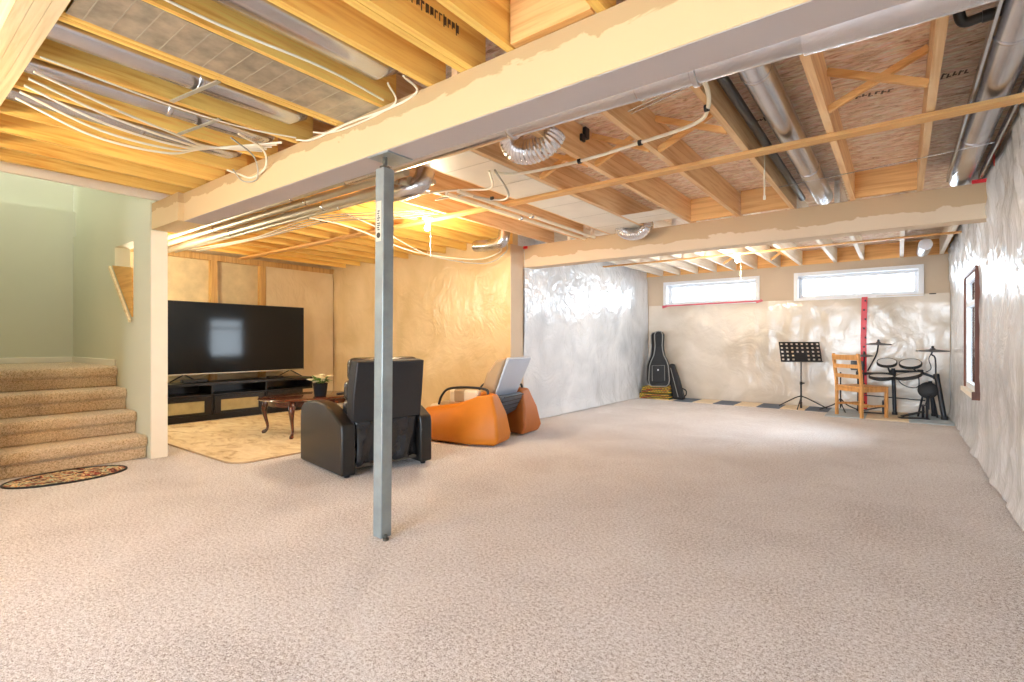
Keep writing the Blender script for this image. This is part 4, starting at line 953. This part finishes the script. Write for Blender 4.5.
def pedal(loc, rz, label):
    t = thing('drum_pedal', label, 'drum pedal', loc, rz, 'drum pedals')
    bm = BM(); prism(bm, [(-.0, .02), (.27, .10), (.27, .112), (0, .032)], 'Y', -.045, .045); obj('footboard', bm, M['rim'], t, bevel=.004)
    bm = BM(); box(bm, (-.03, -.055, 0), (.33, .055, .012)); obj('base', bm, M['rim'], t, bevel=.004)
    for s in (-1, 1): bm = BM(); box(bm, (.27, s * .06 - .01, 0), (.30, s * .06 + .01, .2)); obj('upright', bm, M['rack'], t, bevel=.003)
    bm = BM(); tube(bm, [(.285, -.065, .19), (.285, .065, .19)], .009, 10); tube(bm, [(.285, 0, .19), (.32, 0, .31)], .006, 8); lathe(bm, [(.012, -.02), (.02, -.01), (.02, .01), (.012, .02)], c=(.325, 0, .32), n=12); obj('beater', bm, M['rack'], t)
pedal((.02, 9.28, .0145), .35, 'black kick pedal before the round kick pad'); pedal((-.48, 9.62, .0145), .1, 'black pedal under the pine chair')
t = thing('cable_pile', 'dark tripod foot and loose cables on the floor left of the pine chair', 'cable stand', (-.75, 9.62, .014))
for a in (30, 150, 200, 285):
    bm = BM(); r = math.radians(a); tube(bm, spline([(0, 0, .2), (.1 * math.cos(r), .08 * math.sin(r), .1), (.3 * math.cos(r), .22 * math.sin(r), .012)], 5), .009, 8); obj('leg', bm, M['rim'], t)
bm = BM(); tube(bm, [(0, 0, .05), (0, 0, .62)], .011, 10); obj('pole', bm, M['rim'], t)

# ---------------------------------------------------------------- pull chain bulbs
def lamp(loc, label, warm, power, col):
    t = thing('ceiling_lamp', label, 'light bulb', loc, 0, 'bare bulbs')
    bm = BM(); lathe(bm, [(.055, .0), (.058, -.02), (.04, -.035), (.025, -.05), (.022, -.06)], n=20); obj('lampholder', bm, M['porcelain'], t)
    bm = BM(); lathe(bm, [(.012, -.06), (.016, -.075), (.029, -.10), (.031, -.115), (.024, -.135), (.008, -.145)], n=16); obj('bulb', bm, M['bulb_warm' if warm else 'bulb_white'], t)
    bm = BM(); tube(bm, [(.045, 0, -.03), (.045, 0, -.42)], .0022, 6); tube(bm, [(.045, 0, -.20), (.045, 0, -.215)], .008, 8); obj('pull_cord', bm, M['cable_white'], t)
    l = bpy.data.lights.new('bulb_light', 'POINT'); l.energy = power; l.color = col; l.shadow_soft_size = .10
    o = bpy.data.objects.new('bulb_light', l); COL.objects.link(o); o.location = (loc[0], loc[1], loc[2] - .29)
lamp((-3.93, 3.70, 2.428), 'glowing warm bare bulb with pull cord near the steel post', True, 46, (1, .82, .56))
lamp((-7.2, 2.2, 2.33), 'added fill bulb hidden behind the end of the green wall, near the console', True, 38, (1, .86, .64))  # unseen bulb added to brighten the television wall
lamp((-1.90, 7.97, 2.428), 'glowing bare bulb with pull cord in front of the left high window', False, 26, (1, .88, .70))
bm = BM(); tube(bm, [(-.83, 4.3, JT - .003), (-.83, 4.3, 2.25)], .006, 8); tube(bm, [(-.83, 4.3, 2.25), (-.83, 4.3, 2.22)], .01, 8)
tag(obj('pull_cord', bm, M['cable_white']), 'pale hanging cord between the joists just in front of the far beam', 'pull cord')
bm = BM(); box(bm, (-1.829, 3.24, 2.60), (-1.80, 3.30, 2.68)); box(bm, (-1.83, 3.2, 2.57), (-1.81, 3.26, 2.62)); tag(obj('junction_clip', bm, M['black'], bevel=.006), 'small black clip high between joists above the white pipe', 'clip')
ceil = bpy.data.objects['ceiling']
def stamp(x, y, ang, n, w, h, seed):
    r = random.Random(seed); bm = BM(); R = Matrix.Rotation(ang, 4, 'Z')
    for k in range(n):
        cx = (k - n / 2) * w / n
        box(bm, (cx, -h / 2 * r.uniform(.4, 1), -.0012), (cx + w / n * .35, h / 2 * r.uniform(.4, 1), 0)); hh = r.uniform(-.4, .4) * h
        box(bm, (cx, hh, -.0012), (cx + w / n * .8, hh + h * .14, 0))
    bm.transform(Matrix.Translation((x, y, JT)) @ R); obj('printed_stamp', bm, M['ink'], ceil)
stamp(-.175, 3.93, .15, 9, .3, .06, 1); stamp(.26, 3.93, .1, 5, .13, .08, 2); stamp(.40, 3.93, .3, 4, .09, .09, 3); stamp(-.71, 3.92, .0, 8, .2, .08, 4)
jf = bpy.data.objects['floor_joist.004']; r = random.Random(9); bm = BM()
for k in range(22):
    y = 1.15 + k * .027; hh = r.uniform(.012, .03)
    box(bm, (.0201, y, 2.575 - hh), (.0207, y + .007, 2.575 + hh)); box(bm, (.0201, y, 2.575 + r.uniform(-.02, .02)), (.0207, y + .02, 2.575 + .022))
for k in range(5): box(bm, (.0201, .85, 2.55 + k * .012), (.0207, 1.08, 2.554 + k * .012))
obj('printed_stamp', bm, M['ink'], jf)
lamp((-3.7, -.35, 2.428), 'added unseen fill bulb lighting the golden joists on the stairs side', True, 50, (1, .80, .54))  # bulb added behind the camera as warm fill light

# ---------------------------------------------------------------- daylight
w = bpy.data.worlds.new('World'); S.world = w; w.use_nodes = True
bg = w.node_tree.nodes['Background']; bg.inputs[0].default_value = (.80, .90, 1, 1); bg.inputs[1].default_value = 15.5
def portal(loc, rot, sx, sy):
    l = bpy.data.lights.new('daylight_portal', 'AREA'); l.shape = 'RECTANGLE'; l.size = sx; l.size_y = sy
    l.cycles.is_portal = True
    o = bpy.data.objects.new('daylight_portal', l); COL.objects.link(o); o.location = loc; o.rotation_euler = rot
portal(((W1[0] + W1[1]) / 2, YF + .24, 2.07), (-PI / 2, 0, 0), 1.6, .36)
portal(((W2[0] + W2[1]) / 2, YF + .24, 2.07), (-PI / 2, 0, 0), 1.6, .36)
portal((XR + .12, 7.17, 1.24), (0, PI / 2, 0), 1.1, 1.0)
portal(((W4[0] + W4[1]) / 2, YBACK - .13, 1.12), (PI / 2, 0, 0), 3.0, 2.0)
# added area light standing in for daylight from above the stairs
l = bpy.data.lights.new('stair_fill_light', 'AREA'); l.energy = 22; l.size = .9; l.color = (.95, .97, 1)
o = bpy.data.objects.new('stair_fill_light', l); COL.objects.link(o); o.location = (-7.1, 1.2, 4.86)

# ---------------------------------------------------------------- camera and colour
c = bpy.data.cameras.new('Camera'); c.sensor_width = 36; c.lens = 509 / 1024 * 36; c.clip_start = .05
o = bpy.data.objects.new('Camera', c); COL.objects.link(o); o.location = (0, 0, 1.13); o.rotation_euler = (PI / 2, 0, math.atan2(.6060, .7955))
S.camera = o
S.view_settings.view_transform = 'Standard'; S.view_settings.look = 'None'; S.view_settings.exposure = .85; S.view_settings.gamma = 1
S.view_settings.use_curve_mapping = False
S.cycles.max_bounces = 10; S.cycles.diffuse_bounces = 6; S.cycles.glossy_bounces = 4; S.cycles.sample_clamp_indirect = 6
S.cycles.caustics_reflective = False; S.cycles.caustics_refractive = False
